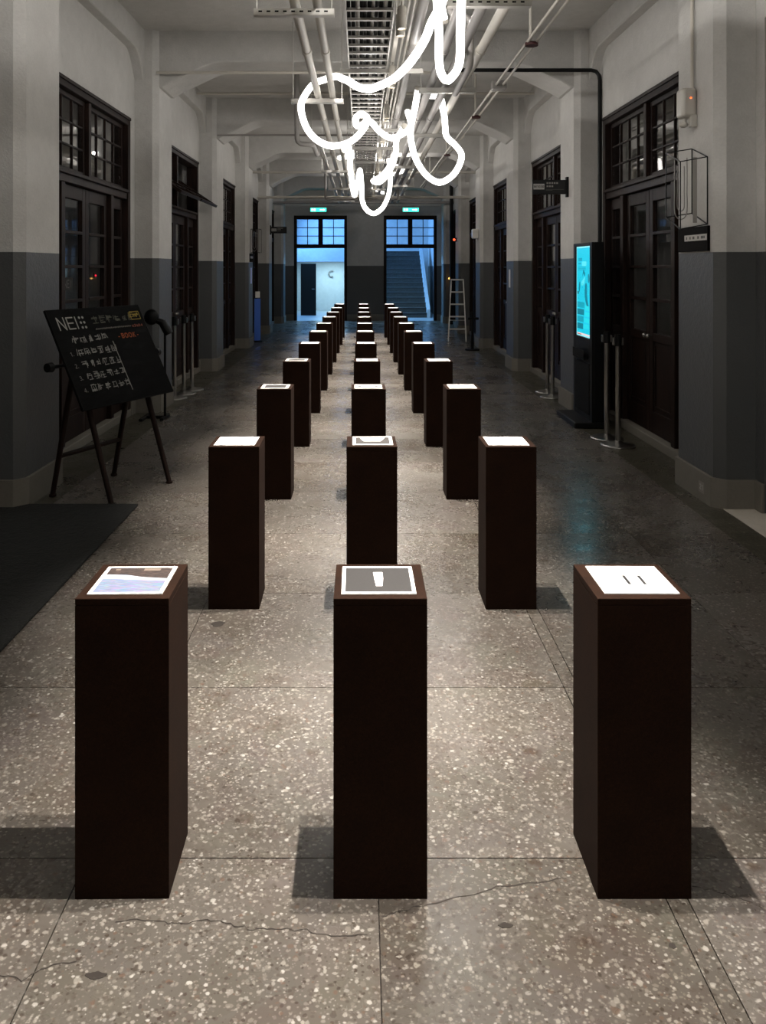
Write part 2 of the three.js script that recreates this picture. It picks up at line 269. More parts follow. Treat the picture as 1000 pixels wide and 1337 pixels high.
// local axes: x along the wall, y up, z out of the wall into the corridor
function sideDoor(side, k, tilted, label) {
  const [a, b] = doorSpan(k), W = b - a, H = DOORH, left = side === 'left';
  const door = structure(`door_${++doorCount}`, label, 'door');
  door.position.set(left ? WL : WR, 0, -(a + b) / 2); door.rotation.y = left ? Math.PI / 2 : -Math.PI / 2;
  const j = 0.09, sy = 2.5, zf = 0.012, zb = -0.16, leafW = 0.66, fl = [];
  fl.push(rbx(-W / 2, -W / 2 + j, 0, H, zb, zf, 0.006), rbx(W / 2 - j, W / 2, 0, H, zb, zf, 0.006), rbx(-W / 2, W / 2, H - 0.1, H, zb, zf, 0.006), rbx(-W / 2 + 0.03, W / 2 - 0.03, H - 0.045, H - 0.012, zf, zf + 0.018, 0.005));
  fl.push(rbx(-W / 2 + j, W / 2 - j, sy - 0.055, sy + 0.055, -0.13, 0.0, 0.006), rbx(-W / 2 + j, W / 2 - j, sy + 0.015, sy + 0.05, 0, 0.03, 0.006));
  fl.push(rbx(-0.035, 0.035, sy + 0.05, H - 0.1, -0.12, -0.01, 0.005));
  for (const s of [-1, 1]) fl.push(rbx(s * (leafW + 0.05) - 0.045, s * (leafW + 0.05) + 0.045, 0.07, sy - 0.05, -0.13, -0.01, 0.005));
  part('frame', fl, M.wood, door);
  part('threshold', rbx(-W / 2, W / 2, 0, 0.085, -0.18, 0.02, 0.008), M.skirting, door);
  const y0 = 0.09, y1 = sy - 0.06, zl = -0.1, zh = -0.055;
  const glazed = (x0, x1, st, name) => {                       // a leaf or side light: stiles, rails, four panes over a sunk panel
    const ys = [1.05, 1.37, 1.69, 2.01, 2.32], g = [rbx(x0, x0 + st, y0, y1, zl, zh, 0.004), rbx(x1 - st, x1, y0, y1, zl, zh, 0.004), rbx(x0 + st, x1 - st, 2.32, y1, zl, zh, 0.004), rbx(x0 + st, x1 - st, 0.97, 1.05, zl, zh, 0.004), rbx(x0 + st, x1 - st, y0, 0.3, zl, zh, 0.004), bx(x0 + st, x1 - st, 0.3, 0.97, zl + 0.012, zh - 0.015)];
    g.push(rbx(x0 + st + 0.03, x1 - st - 0.03, 0.34, 0.355, zh - 0.016, zh - 0.004, 0.003), rbx(x0 + st + 0.03, x0 + st + 0.045, 0.355, 0.93, zh - 0.016, zh - 0.004, 0.003), rbx(x1 - st - 0.045, x1 - st - 0.03, 0.355, 0.93, zh - 0.016, zh - 0.004, 0.003));
    for (const y of ys.slice(1, 4)) g.push(rbx(x0 + st, x1 - st, y - 0.014, y + 0.014, zl, zh + 0.004, 0.003));
    const l = part(name, g, M.wood, door), pw = x1 - x0 - 2 * st;
    for (let i = 0; i < 4; i++) { const h = ys[i + 1] - ys[i] - 0.02, p = part('pane', shared(`p${pw.toFixed(3)}_${h.toFixed(3)}`, () => new THREE.BoxGeometry(pw, h, 0.004)), M.pane, l); p.position.set((x0 + x1) / 2, (ys[i] + ys[i + 1]) / 2, -0.085); }
    return l;
  };
  for (const s of [-1, 1]) {
    const l = glazed(s < 0 ? -leafW : 0.004, s < 0 ? -0.004 : leafW, 0.09, 'leaf');
    part('handle', [disc(s * 0.05, 1.02, -0.045, 0.008, 0.02), new THREE.SphereGeometry(0.022, 14, 10).translate(s * 0.05, 1.02, -0.025)], M.steel, l);
    glazed(s < 0 ? -W / 2 + j : leafW + 0.095, s < 0 ? -leafW - 0.095 : W / 2 - j, 0.06, 'side_light');
    // upper sash of twelve panes
    const x0 = s < 0 ? -W / 2 + j : 0.035, x1 = s < 0 ? -0.035 : W / 2 - j, sw = x1 - x0, sh = H - 0.1 - sy - 0.05, cy = (H - 0.1 + sy + 0.05) / 2, st = 0.045;
    const g = [rbx(-sw / 2, -sw / 2 + st, -sh / 2, sh / 2, -0.02, 0.02, 0.004), rbx(sw / 2 - st, sw / 2, -sh / 2, sh / 2, -0.02, 0.02, 0.004), rbx(-sw / 2 + st, sw / 2 - st, sh / 2 - st, sh / 2, -0.02, 0.02, 0.004), rbx(-sw / 2 + st, sw / 2 - st, -sh / 2, -sh / 2 + st, -0.02, 0.02, 0.004)];
    const pw = (sw - 2 * st) / 4, ph = (sh - 2 * st) / 3;
    for (let i = 1; i < 4; i++) g.push(rbx(-sw / 2 + st + i * pw - 0.009, -sw / 2 + st + i * pw + 0.009, -sh / 2 + st, sh / 2 - st, -0.014, 0.014, 0.003));
    for (let i = 1; i < 3; i++) g.push(rbx(-sw / 2 + st, sw / 2 - st, -sh / 2 + st + i * ph - 0.009, -sh / 2 + st + i * ph + 0.009, -0.014, 0.014, 0.003));
    const sash = part('upper_sash', g, M.wood, door); sash.position.set((x0 + x1) / 2, cy, -0.07);
    if (tilted) { sash.position.set((x0 + x1) / 2, cy - 0.06, 0.02); sash.rotation.x = -0.98; }
    for (let r = 0; r < 3; r++) for (let c = 0; c < 4; c++) { const p = part('pane', shared(`t${pw.toFixed(3)}_${ph.toFixed(3)}`, () => new THREE.BoxGeometry(pw - 0.012, ph - 0.012, 0.004)), M.pane, sash); p.position.set(-sw / 2 + st + (c + 0.5) * pw, -sh / 2 + st + (r + 0.5) * ph, 0); }
  }
  return door;
}
const doorWhere = ['nearest', 'second', 'third', 'fourth', 'farthest'];
for (let k = 0; k < 5; k++) sideDoor('left', k, k === 1, `dark brown glazed double door, ${doorWhere[k]} in the left wall${k === 1 ? ', upper sashes tilted open' : ''}`);
for (let k = 0; k < 5; k++) sideDoor('right', k, false, `dark brown glazed double door, ${doorWhere[k]} in the right wall`);

// far doorways: dark frame, transom of twelve panes, no leaf in the opening
FAR.forEach(([a, b], n) => {
  const win = structure(`door_${++doorCount}`, n ? 'open far doorway looking onto the stairs' : 'open far doorway looking onto a bright blue white wall', 'doorway');
  const z0 = -END - 0.16, z1 = -END + 0.015, H = 3.33, m = (a + b) / 2, t0 = 2.3, t1 = 2.42, f = 0.09;
  part('frame', [rbx(a, a + f, 0, H, z0, z1, 0.006), rbx(b - f, b, 0, H, z0, z1, 0.006), rbx(a + f, b - f, H - 0.12, H, z0, z1, 0.006), rbx(a + f, b - f, t0, t1, z0, z1, 0.006), rbx(m - 0.07, m + 0.07, t1, H - 0.12, z0, z1, 0.006)], M.wood, win);
  for (const [x0, x1] of [[a + f, m - 0.07], [m + 0.07, b - f]]) {
    const zc = -END - 0.05, g = [], w = (x1 - x0) / 2, h = (H - 0.12 - t1) / 3;
    g.push(bx(x0 + w - 0.012, x0 + w + 0.012, t1, H - 0.12, zc - 0.02, zc + 0.02)); for (let r = 1; r < 3; r++) g.push(bx(x0, x1, t1 + r * h - 0.012, t1 + r * h + 0.012, zc - 0.02, zc + 0.02));
    const s = part('transom_sash', g, M.wood, win);
    for (let c = 0; c < 2; c++) for (let r = 0; r < 3; r++) part('pane', new THREE.BoxGeometry(w - 0.02, h - 0.02, 0.004).translate(x0 + (c + 0.5) * w, t1 + (r + 0.5) * h, zc), M.pane, s);
  }
});

// ---------------------------------------------------------------- stairwell beyond the far wall
{
  const room = structure('wall_stairwell', 'pale walls of the daylit stairwell beyond the far doorways', 'wall');
  const x0 = -2.75, x1 = 2.62, z0 = -END - FT, z1 = -32, H = 5.0, wn = 1.74;
  part('plaster', [bx(x0 - 0.2, x0, wn, 2.3, z1, z0), bx(x0 - 0.2, x0, 4.4, H, z1, z0), bx(x0 - 0.2, x0, 2.3, 4.4, z1, -30.8), bx(x0 - 0.2, x0, 2.3, 4.4, -27.4, z0), bx(x1, x1 + 0.2, wn, H, z1, z0), bx(x0, x1, 0, H, z1 - 0.2, z1), bx(x0 - 0.2, x1 + 0.2, CEIL + 0.2, H, -END - FT, -END)], M.stairwall, room);
  part('wainscot', [bx(x0 - 0.2, x0, 0, wn, z1, z0), bx(x1, x1 + 0.2, 0, wn, z1, z0)], M.stairlow, room);
  part('ceiling_slab', bx(x0 - 0.2, x1 + 0.2, H, H + 0.15, z1 - 0.2, -END), M.stairwall, room);
  part('landing', [rbx(x0, 0.42, 2.02, 2.36, z1, -29.9, 0.01), rbx(x0, 0.42, 1.9, 2.03, -30.0, -29.9, 0.005)], M.stairwall, room);
  part('floor_slab', bx(x0 - 0.2, x1 + 0.2, -0.12, 0.0, z1, -END), M.stairfloor, room);
  // window in the left wall of the stairwell: frame and frosted daylit pane
  const win = structure('window_1', 'daylit frosted window of the stairwell', 'window');
  part('window_frame', [rbx(x0 - 0.15, x0 + 0.02, 2.3, 2.36, -30.8, -27.4, 0.005), rbx(x0 - 0.15, x0 + 0.02, 4.34, 4.4, -30.8, -27.4, 0.005), ...[-30.8, -29.12, -27.46].map((z) => rbx(x0 - 0.15, x0 + 0.02, 2.36, 4.34, z, z + 0.06, 0.005))], M.wood, win);
  const sky = new THREE.MeshStandardMaterial({ color: 0xffffff, emissive: 0x5fa8ff, emissiveIntensity: DAY, roughness: 0.5 });
  for (const [a, b] of [[-30.74, -29.12], [-29.06, -27.46]]) part('window_pane', bx(x0 - 0.12, x0 - 0.1, 2.36, 4.34, a, b), sky, win);
  const day = new THREE.RectAreaLight(0x6fb2ff, DAY * 3.2, 3.2, 1.95); day.position.set(x0 + 0.05, 3.35, -29.1); day.lookAt(0, 2.2, -29.1); scene.add(day);
  // stair flight
  const st = thing('staircase', 'dark stone stair flight climbing away behind the right far doorway', 'stairs');
  for (let i = 0; i < 14; i++) { const z = -27.3 - i * 0.28; part('step', [bx(0.5, 2.2, i ? 0.165 * i - 0.02 : 0, 0.165 * (i + 1) - 0.03, z - 0.3, z), rbx(0.5, 2.2, 0.165 * (i + 1) - 0.03, 0.165 * (i + 1), z - 0.3, z + 0.025, 0.006)], M.stairstone, st); }
  const sg = new THREE.Shape(); sg.moveTo(27.2, 0); sg.lineTo(27.2, 0.28); sg.lineTo(31.2, 2.64); sg.lineTo(31.2, 0); sg.closePath();
  const g = new THREE.ExtrudeGeometry(sg, { depth: 0.1, bevelEnabled: false }); g.rotateY(Math.PI / 2); g.translate(2.2, 0, 0); part('stringer', metreUV(g), M.stairwall, st, 'pale plaster stringer beside the steps');
  // open dark service door and lamp under the landing
  const sd = thing('service_door', 'low black door leaf standing open behind the left far doorway', 'door', [-1.87, 0, -28.6]);
  part('leaf', rbx(-0.27, 0.27, 0.02, 1.82, -0.02, 0.02, 0.004), M.black, sd); part('lever_handle', [rod([0.21, 0.93, 0.02], [0.21, 0.93, 0.06], 0.01), rod([0.21, 0.93, 0.06], [0.12, 0.93, 0.06], 0.009)], M.steel, sd, 'steel lever handle'); part('foot_plate', rbx(-0.27, 0.27, 0, 0.02, -0.04, 0.04, 0.004), M.black, sd);
  const lamp = thing('landing_lamp', 'cool white batten lamp under the stair landing', 'lamp', [-1.1, 1.99, -30.9]);
  part('housing', rbx(-0.62, 0.62, 0.0, 0.03, -0.06, 0.06, 0.005), M.white, lamp);
  part('lamp_tube', rbx(-0.6, 0.6, -0.022, 0.0, -0.04, 0.04, 0.008), new THREE.MeshStandardMaterial({ color: 0xffffff, emissive: 0xc8f2ff, emissiveIntensity: 4 }), lamp);
  const l = new THREE.RectAreaLight(0xc0eeff, 210, 1.2, 0.08); l.position.set(-1.1, 1.955, -30.9); l.lookAt(-1.1, 0, -30.9); scene.add(l);
  for (const [x, w] of [[-1.3, 'left'], [1.54, 'right']]) {
    const b = thing('batten_lamp', `cool white batten lamp behind the ${w} far doorway's transom bar`, 'lamp', [x, 2.36, -END - FT - 0.05]);
    part('housing', rbx(-0.5, 0.5, 0, 0.04, -0.05, 0.05, 0.005), M.white, b); part('lamp_tube', rbx(-0.48, 0.48, -0.025, 0, -0.03, 0.03, 0.008), new THREE.MeshStandardMaterial({ color: 0xffffff, emissive: 0xa8dcff, emissiveIntensity: 3 }), b);
    const q = new THREE.RectAreaLight(0x8fd0ff, 260, 0.96, 0.06); q.position.set(x, 2.33, -END - FT - 0.05); q.lookAt(x, 0, -END - FT - 0.35); scene.add(q);
  }
  const hk = single('hose_hook', new THREE.TorusGeometry(0.11, 0.03, 8, 20, 4.2).rotateZ(1.0).translate(-1.17, 1.44, -31.94), M.greyPipe, 'grey C-shaped hook on the bright wall beyond the left doorway', 'hook');
}

// ---------------------------------------------------------------- pedestals and prints
const rowD = [2.16, 3.99, 5.88, 7.61, 9.37, 11.1, 12.75, 14.4, 15.95, 17.65, 19.5];
const leftX = [-0.764, -0.754, -0.76, -0.739, -0.73, -0.72, -0.712, -0.698, -0.686, -0.666, -0.659].map((x) => x + 0.125);
const rightX = [0.878, 0.86, 0.865, 0.854, 0.844, 0.838, 0.83, 0.82, 0.811, 0.811, 0.8].map((x) => x - 0.125);
const PH = 0.8, PW = 0.25;
{
  const paper = (draw) => new THREE.MeshStandardMaterial({ roughness: 0.75, map: canvasTexture(256, 256, (c, w, h) => { c.fillStyle = '#f1efea'; c.fillRect(0, 0, w, h); draw(c, w, h); }) });
  const plain = paper(() => {});
  const photo = paper((c) => {
    c.fillStyle = '#646d80'; c.fillRect(14, 14, 228, 228);
    for (let i = 0; i < 900; i++) { c.fillStyle = `rgba(${rr(70, 150) | 0},${rr(84, 152) | 0},${rr(108, 170) | 0},0.25)`; c.beginPath(); c.ellipse(rr(14, 242), rr(90, 240), rr(4, 24), rr(1, 5), rr(-0.3, 0.3), 0, 7); c.fill(); }
    c.fillStyle = '#a3a6ae'; c.beginPath(); c.moveTo(14, 76); c.lineTo(120, 92); c.lineTo(242, 104); c.lineTo(242, 140); c.lineTo(120, 128); c.lineTo(14, 118); c.fill();
    c.save(); c.beginPath(); c.moveTo(14, 14); c.lineTo(242, 14); c.lineTo(242, 118); c.lineTo(150, 104); c.lineTo(90, 82); c.lineTo(14, 78); c.clip();
    c.fillStyle = '#33241f'; c.fillRect(14, 14, 228, 110); for (let i = 0; i < 700; i++) { const v = rr(18, 84); c.fillStyle = `rgba(${v | 0},${v * 0.8 | 0},${v * 0.74 | 0},0.4)`; c.beginPath(); c.ellipse(rr(14, 242), rr(14, 120), rr(2, 14), rr(1, 5), rr(-0.6, 0.6), 0, 7); c.fill(); }
    c.fillStyle = '#75675b'; c.fillRect(140, 22, 60, 20); c.fillRect(36, 24, 18, 14); c.restore();
  });
  const block = paper((c) => { c.fillStyle = '#2b2928'; c.fillRect(13, 16, 230, 222); for (let i = 0; i < 1500; i++) { c.fillStyle = `rgba(62,59,55,${rr(0.1, 0.3)})`; c.fillRect(rr(13, 241), rr(16, 236), 2, 2); } c.fillStyle = '#f4f4f4'; c.beginPath(); c.moveTo(112, 58); c.lineTo(146, 58); c.lineTo(147, 120); c.lineTo(142, 188); c.lineTo(120, 188); c.lineTo(115, 120); c.fill(); c.strokeStyle = '#9b9b9b'; c.lineWidth = 2; for (const x of [124, 132, 140]) { c.beginPath(); c.moveTo(x, 62); c.lineTo(x - 1, 120); c.stroke(); } });
  const lines = paper((c) => { c.strokeStyle = "#0d0d0d"; c.lineWidth = 11; for (const x of [112, 166]) { c.beginPath(); c.moveTo(x, 92); c.lineTo(x, 176); c.stroke(); } c.strokeStyle = '#77766f'; c.lineWidth = 3; c.beginPath(); c.moveTo(112, 92); c.lineTo(166, 92); c.stroke(); c.fillStyle = '#6f6e6a'; for (let i = 0; i < 5; i++) c.fillRect(118, 184 + i * 4, rr(20, 50), 2); });
  const wedge = paper((c) => { c.fillStyle = '#3c3835'; c.fillRect(20, 26, 216, 204); c.fillStyle = '#f3f3f2'; c.beginPath(); c.moveTo(46, 40); c.lineTo(210, 40); c.lineTo(180, 150); c.lineTo(70, 150); c.fill(); c.fillStyle = '#a5a19b'; for (const x of [80, 110, 134, 176]) c.fillRect(x, 84, 8, 20); });
  const bands = paper((c) => { c.strokeStyle = '#3c3a36'; c.lineWidth = 5; c.strokeRect(34, 40, 188, 176); c.fillStyle = '#0e0d0c'; c.fillRect(36, 90, 30, 80); c.fillRect(188, 90, 30, 70); c.fillStyle = '#55524d'; c.fillRect(66, 170, 130, 10); });
  const frame = paper((c) => { c.fillStyle = '#2c2825'; c.fillRect(30, 34, 196, 188); for (let i = 0; i < 400; i++) { c.fillStyle = `rgba(${rr(30, 80) | 0},${rr(30, 76) | 0},${rr(26, 70) | 0},0.35)`; c.fillRect(rr(30, 216), rr(34, 214), rr(3, 16), rr(2, 8)); } });
  const rule = paper((c) => { c.fillStyle = '#0f0e0d'; c.fillRect(28, 60, 44, 110); c.fillStyle = '#4b4844'; c.fillRect(74, 96, 150, 22); });
  const faint = paper((c) => { c.fillStyle = '#4c4a47'; for (let i = 0; i < 4; i++) c.fillRect(76 + rr(-8, 8), 110 + i * 18, rr(60, 110), 5); c.fillRect(120, 84, 14, 14); });
  const kinds = {
    L: [[photo, 'colour photograph of snow and dark rock'], [faint, 'white card with faint grey writing'], [frame, 'dark picture with a white border'], [frame, 'dark picture with a white border'], [plain, 'plain white card']],
    C: [[block, 'charcoal print with a small white block'], [wedge, 'grey print with a white wedge shape'], [bands, 'white print with two dark ends'], [rule, 'white print with a dark mark'], [rule, 'white print with a dark mark']],
    R: [[lines, 'white card with two thin parallel lines'], [faint, 'white card with faint grey writing']],
  };
  const body = (() => {
    const g = [rbx(-PW / 2, PW / 2, 0.0, PH - 0.019, -PW / 2, PW / 2, 0.0015)];
    return g[0];
  })();
  const top = rbx(-PW / 2, PW / 2, PH - 0.0185, PH, -PW / 2, PW / 2, 0.002);
  const sheet = new THREE.BoxGeometry(0.202, 0.003, 0.2);
  const sheetUV = sheet; // top face carries the print
  const rowName = { L: 'left', C: 'centre', R: 'right' };
  const turnOf = { L: 0.012, C: 0, R: 0.0 };
  for (const key of ['L', 'C', 'R']) rowD.forEach((d, i) => {
    const x = key === 'L' ? leftX[i] : key === 'R' ? rightX[i] : 0.05, z = -d - PW / 2, where = `${ORD[i]} of the ${rowName[key]} row from the front`;
    const p = thing('pedestal', `dark brown wooden pedestal, ${where}`, 'pedestal', [x, 0, z], i ? rr(-0.012, 0.012) : turnOf[key], 'exhibition pedestals in three rows');
    part('body', body, M.pedestal, p); part('top_board', top, M.pedestal, p);
    const [mat, look] = kinds[key][i] ?? [plain, 'plain white card'];
    const s = single('print', sheetUV, [M.white, M.white, mat, M.white, M.white, M.white], `${look} on the ${ORD[i]} pedestal of the ${rowName[key]} row`, 'print', 'prints lying on the pedestals');
    s.position.set(x + (i ? rr(-0.006, 0.006) : [0, -0.004, 0.004]['LCR'.indexOf(key)] ?? 0), PH + 0.0016, z + rr(-0.004, 0.004)); s.rotation.y = p.rotation.y + rr(-0.012, 0.012);
  });
}

// ---------------------------------------------------------------- track and spotlights above the rows
const TRX = 0.29, TRY = 3.6;
{
  const t = thing('lighting_track', 'slim white lighting track running beside the cable tray', 'track', [TRX, TRY, 0]);
  part('rail', rbx(-0.018, 0.018, 0, 0.035, -20.6, -1.2, 0.004), M.whitePipe, t);
  for (let d = 2; d < 21; d += 2.35) part('hanger', rod([0, 0.035, -d], [0, (Math.abs(((d - PIL0) % PITCH + PITCH) % PITCH - 0.37) < 0.37 && d > 5 ? 4.1 : CEIL) - TRY, -d], 0.005), M.galvanised, t);
  rowD.forEach((d, i) => [[0.0, -0.02], [-0.0, 0.16]].forEach(([dx, dd], n) => {
    const x = TRX, z = -(d + dd);
    const l = thing('spotlight', `white cylinder spotlight above the ${ORD[i]} pedestal row, ${n ? 'farther' : 'nearer'} of its pair`, 'spotlight', [x, 3.4, z], 0, 'track spotlights above the pedestals');
    part('housing', new THREE.LatheGeometry([[0.001, 0.165], [0.03, 0.165], [0.034, 0.158], [0.034, 0.002], [0.031, 0.0], [0.029, 0.002], [0.029, 0.03], [0.001, 0.03]].map((p) => new THREE.Vector2(...p)), 20), M.whitePipe, l);
    part('lens', disc(0, 0.014, 0, 0.028, 0.006, 20), M.lens, l);
    part('stem', rod([0, 0.165, 0], [0, TRY - 3.4, 0], 0.008), M.whitePipe, l);
    const s = new THREE.SpotLight(0xfff7ee, SPOT, 0, 0.46, 0.5, 2); s.position.set(x, 3.396, z); s.target.position.set(-0.1 + 0.06 * n, 0, z + 0.05); s.castShadow = true; s.shadow.mapSize.set(1024, 1024); s.shadow.radius = 0.7; scene.add(s, s.target);
  }));
}

// ---------------------------------------------------------------- cable tray, pipes and their hangers
const soffitAt = (d) => { for (let k = 0; k < NP; k++) if (d > pil(k) + 0.05 && d < pil(k) + PLEN - 0.05) return 4.1; return CEIL; };
{
  const t = thing('cable_tray', 'galvanised ladder cable tray hanging along the middle of the corridor', 'cable tray', [0.06, 3.56, 0]);
  const hw = 0.178;
  for (const s of [-1, 1]) part('side_rail', rbx(s * hw - 0.006, s * hw + 0.006, 0, 0.09, -22.5, -2, 0.003), M.galvanised, t);
  const rung = rbx(-hw, hw, 0.008, 0.03, -0.018, 0.018, 0.004);
  for (let d = 2.13; d < 22.5; d += 0.24) part('rung', rung, M.galvanised, t).position.z = -d;
  [[-0.152, 0.014, M.blackMatt], [-0.122, 0.016, M.blackMatt], [-0.092, 0.012, M.greyPipe], [-0.064, 0.015, M.blackMatt], [-0.034, 0.014, M.black], [-0.004, 0.016, M.blackMatt], [0.027, 0.014, M.greyPipe], [0.056, 0.015, M.black], [0.086, 0.015, M.blackMatt], [0.116, 0.014, M.greyPipe], [0.147, 0.016, M.blackMatt]].forEach(([x, r, m]) => {
    const pts = []; for (let d = 2.2; d <= 22.3; d += 1.1) pts.push([x + rr(-0.006, 0.006), 0.03 + r + rr(0, 0.004), -d]); part('cable', pipe(pts, r, 7, 3), m, t);
  });
  for (let d = 4.35; d < 22.5; d += 1.66) if (!rowD.some((r) => Math.abs(r - 0.02 - d) < 0.06 || Math.abs(r + 0.16 - d) < 0.06)) part('support', [bar([-0.26, -0.022, -d], [0.52, -0.022, -d], 0.04, 0.022), rod([-0.24, -0.03, -d], [-0.24, soffitAt(d) - 3.56, -d], 0.005), rod([0.5, -0.03, -d], [0.5, soffitAt(d) - 3.56, -d], 0.005)], M.galvanised, t);
}
const runs = [
  ['pipe', 'thick white pipe, left of the pair beside the cable tray', [-0.49, 3.62], 0.038, 2.5, 24, 'whitePipe'],
  ['pipe', 'thick white pipe, right of the pair beside the cable tray', [-0.325, 3.618], 0.035, 2.5, 24, 'whitePipe'],
  ['pipe', 'white pipe starting mid-corridor left of the paired pipes', [-0.66, 3.618], 0.035, 12.6, 24, 'whitePipe'],
  ['pipe', 'grey pipe next to the track spotlights', [0.455, 3.63], 0.04, 2.5, 23, 'greyPipe'],
  ['pipe', 'innermost of the three thick pipes on the right hangers', [0.735, 3.622], 0.042, 2.5, 24, 'greyPipe'],
  ['pipe', 'middle one of the three thick pipes on the right hangers', [0.895, 3.622], 0.042, 2.5, 24, 'greyPipe'],
  ['pipe', 'outermost of the three thick pipes on the right hangers', [1.065, 3.622], 0.042, 2.5, 24, 'whitePipe'],
  ['conduit', 'thin white conduit right beside the lighting track', [0.355, 3.66], 0.011, 2.5, 22.5, 'whitePipe'],
  ['conduit', 'thin white conduit just right of the tray rail', [0.395, 3.64], 0.012, 2.5, 22.5, 'whitePipe'],
];
for (const [name, label, [x, y], r, d0, d1, mat] of runs) {
  const p = thing(name, label, 'pipe', [x, y, 0]);
  part('run', rod([0, 0, -d0], [0, 0, -d1], r, r, 16), M[mat], p);
  if (r > 0.03) for (let d = d0 + 1.45; d < d1; d += 3.27) part('coupling', rod([0, 0, -d], [0, 0, -d - 0.09], r + 0.008, r + 0.008, 16), M[mat], p);
}
function trapeze(name, label, x0, x1, y, d, group, perforated) {
  const t = thing(name, label, 'hanger', [(x0 + x1) / 2, y, -d], 0, group), w = (x1 - x0) / 2;
  part('channel', [rbx(-w, w, -0.03, -0.024, -0.03, 0.03, 0.002), rbx(-w, w, -0.024, 0.022, -0.03, -0.025, 0.002), rbx(-w, w, -0.024, 0.022, 0.025, 0.03, 0.002)], M.galvanised, t);
  if (perforated) for (let x = -w + 0.05; x < w - 0.03; x += 0.06) part('slot', bx(x - 0.014, x + 0.014, -0.006, 0.006, 0.0295, 0.0308), M.blackMatt, t);
  for (const s of [-1, 1]) part('threaded_rod', rod([s * (w - 0.02), -0.03, 0], [s * (w - 0.02), soffitAt(d) - y, 0], 0.006), M.galvanised, t);
}
[5.96, 9.12, 12.45, 15.8, 19.3, 22.8].forEach((d, i) => trapeze('channel_hanger', `${ORD[i]} steel channel hanger under the left pipes, counted from the camera`, -0.79, -0.2, 3.553, d, 'left channel hangers', i === 0));
[5.75, 8.57, 11.5, 15.1, 18.6, 22.2].forEach((d, i) => trapeze('channel_hanger', `${ORD[i]} steel channel hanger under the right pipes, counted from the camera`, 0.605, 1.2, 3.553, d, 'right channel hangers', i === 0));
[19.9].forEach((d) => {
  const t = thing('u_hanger', 'large grey U-shaped pipe frame hanging from the far ceiling', 'hanger', [0, 3.36, -d]), h = soffitAt(d) - 3.36, w = 0.885, pts = [];
  part('bow', join([rod([-w, 0.06, 0], [-w, h, 0], 0.03), rod([w, 0.06, 0], [w, h, 0], 0.03), rod([-w + 0.06, 0, 0], [w - 0.06, 0, 0], 0.03), ...[-1, 1].map((s) => new THREE.TorusGeometry(0.06, 0.03, 10, 8, Math.PI / 2).rotateZ(s < 0 ? Math.PI : -Math.PI / 2).translate(s * (w - 0.06), 0.06, 0))]), M.greyPipe, t);
});
// rising elbows that feed two of the pipe runs
function elbowPipe(pts, r, label) { const path = new THREE.CurvePath(), P = pts.map((p) => V(...p)), q = 0.09; let a = P[0];
  for (let i = 1; i < P.length; i++) { const last = i === P.length - 1, dir = P[i].clone().sub(P[i - 1]).normalize(), b = last ? P[i] : P[i].clone().addScaledVector(dir, -q); path.add(new THREE.LineCurve3(a, b)); if (!last) { const nx = P[i].clone().addScaledVector(P[i + 1].clone().sub(P[i]).normalize(), q); path.add(new THREE.QuadraticBezierCurve3(b, P[i], nx)); a = nx; } }
  single('elbow_pipe', new THREE.TubeGeometry(path, 60, r, 12), M.greyPipe, label, 'pipe'); }
elbowPipe([[-0.88, CEIL, -11.05], [-0.88, 3.36, -11.05], [-0.66, 3.36, -11.05], [-0.66, 3.36, -12.15], [-0.66, 3.618, -12.15], [-0.66, 3.618, -12.62]], 0.033, 'grey pipe dropping left of the loop light and bending to the far run');
elbowPipe([[0.79, CEIL, -7.32], [0.79, 3.95, -7.32], [0.98, 3.95, -7.32], [0.98, 3.5, -7.32], [0.98, 3.5, -8.5]], 0.03, 'grey pipe with a square bend behind the narrow U light');
// twin slim pipes on the right with drop rods and dark red caps
{
  const t = thing('sprinkler_pipe', 'pair of slim pipes on drop rods with dark red caps, right of the hangers', 'pipe', [1.55, 3.75, 0]);
  for (const x of [-0.03, 0.05]) part('run', rod([x, 0, -3], [x, 0, -21], 0.014, 0.014, 12), M.whitePipe, t);
  for (const d of [3.9, 7.45, 11.05, 14.8, 18.4]) { part('drop_rod', rod([0, 0, -d], [0, soffitAt(d) - 3.75, -d], 0.014), M.whitePipe, t); part('cap', rod([0.01, -0.035, -d], [0.01, -0.005, -d], 0.06, 0.06, 18), M.redCap, t, 'dark red cap'); }
  part('junction_box', rbx(-0.07, 0.09, -0.05, 0.05, -9.3, -9.16, 0.01), M.greyPipe, t);
}
// cross conduits
const crossRuns = [
  [[[-2.36, 3.925, -9.34], [1.2, 3.925, -9.34]], 0.017, 'whitePipe', 'thin white conduit spanning from the left pilaster below the nearest beam'],
  [[[-2.53, 4.34, -12.4], [2.64, 4.34, -12.4]], 0.02, 'whitePipe', 'thin white conduit crossing just under the ceiling beyond the nearest beam'],
  [[[-2.33, 3.82, -13.12], [0.4, 3.82, -13.12]], 0.015, 'greyPipe', 'thin conduit on the face of the second beam'],
  [[[WL, 3.9, -18.9], [WR, 3.9, -18.9]], 0.03, 'whitePipe', 'pale cross pipe in the fourth bay'],
  [[[WL, 3.46, -20.55], [WR, 3.46, -20.55]], 0.035, 'whitePipe', 'pale cross pipe in front of the farthest beam'],
  [[[WL, 3.62, -24.2], [WR, 3.62, -24.2]], 0.04, 'greyPipe', 'grey cross pipe before the far wall'],
];
for (const [[a, b], r, m, label] of crossRuns) single('conduit', rod(a, b, r, r, 12), M[m], label, 'pipe');
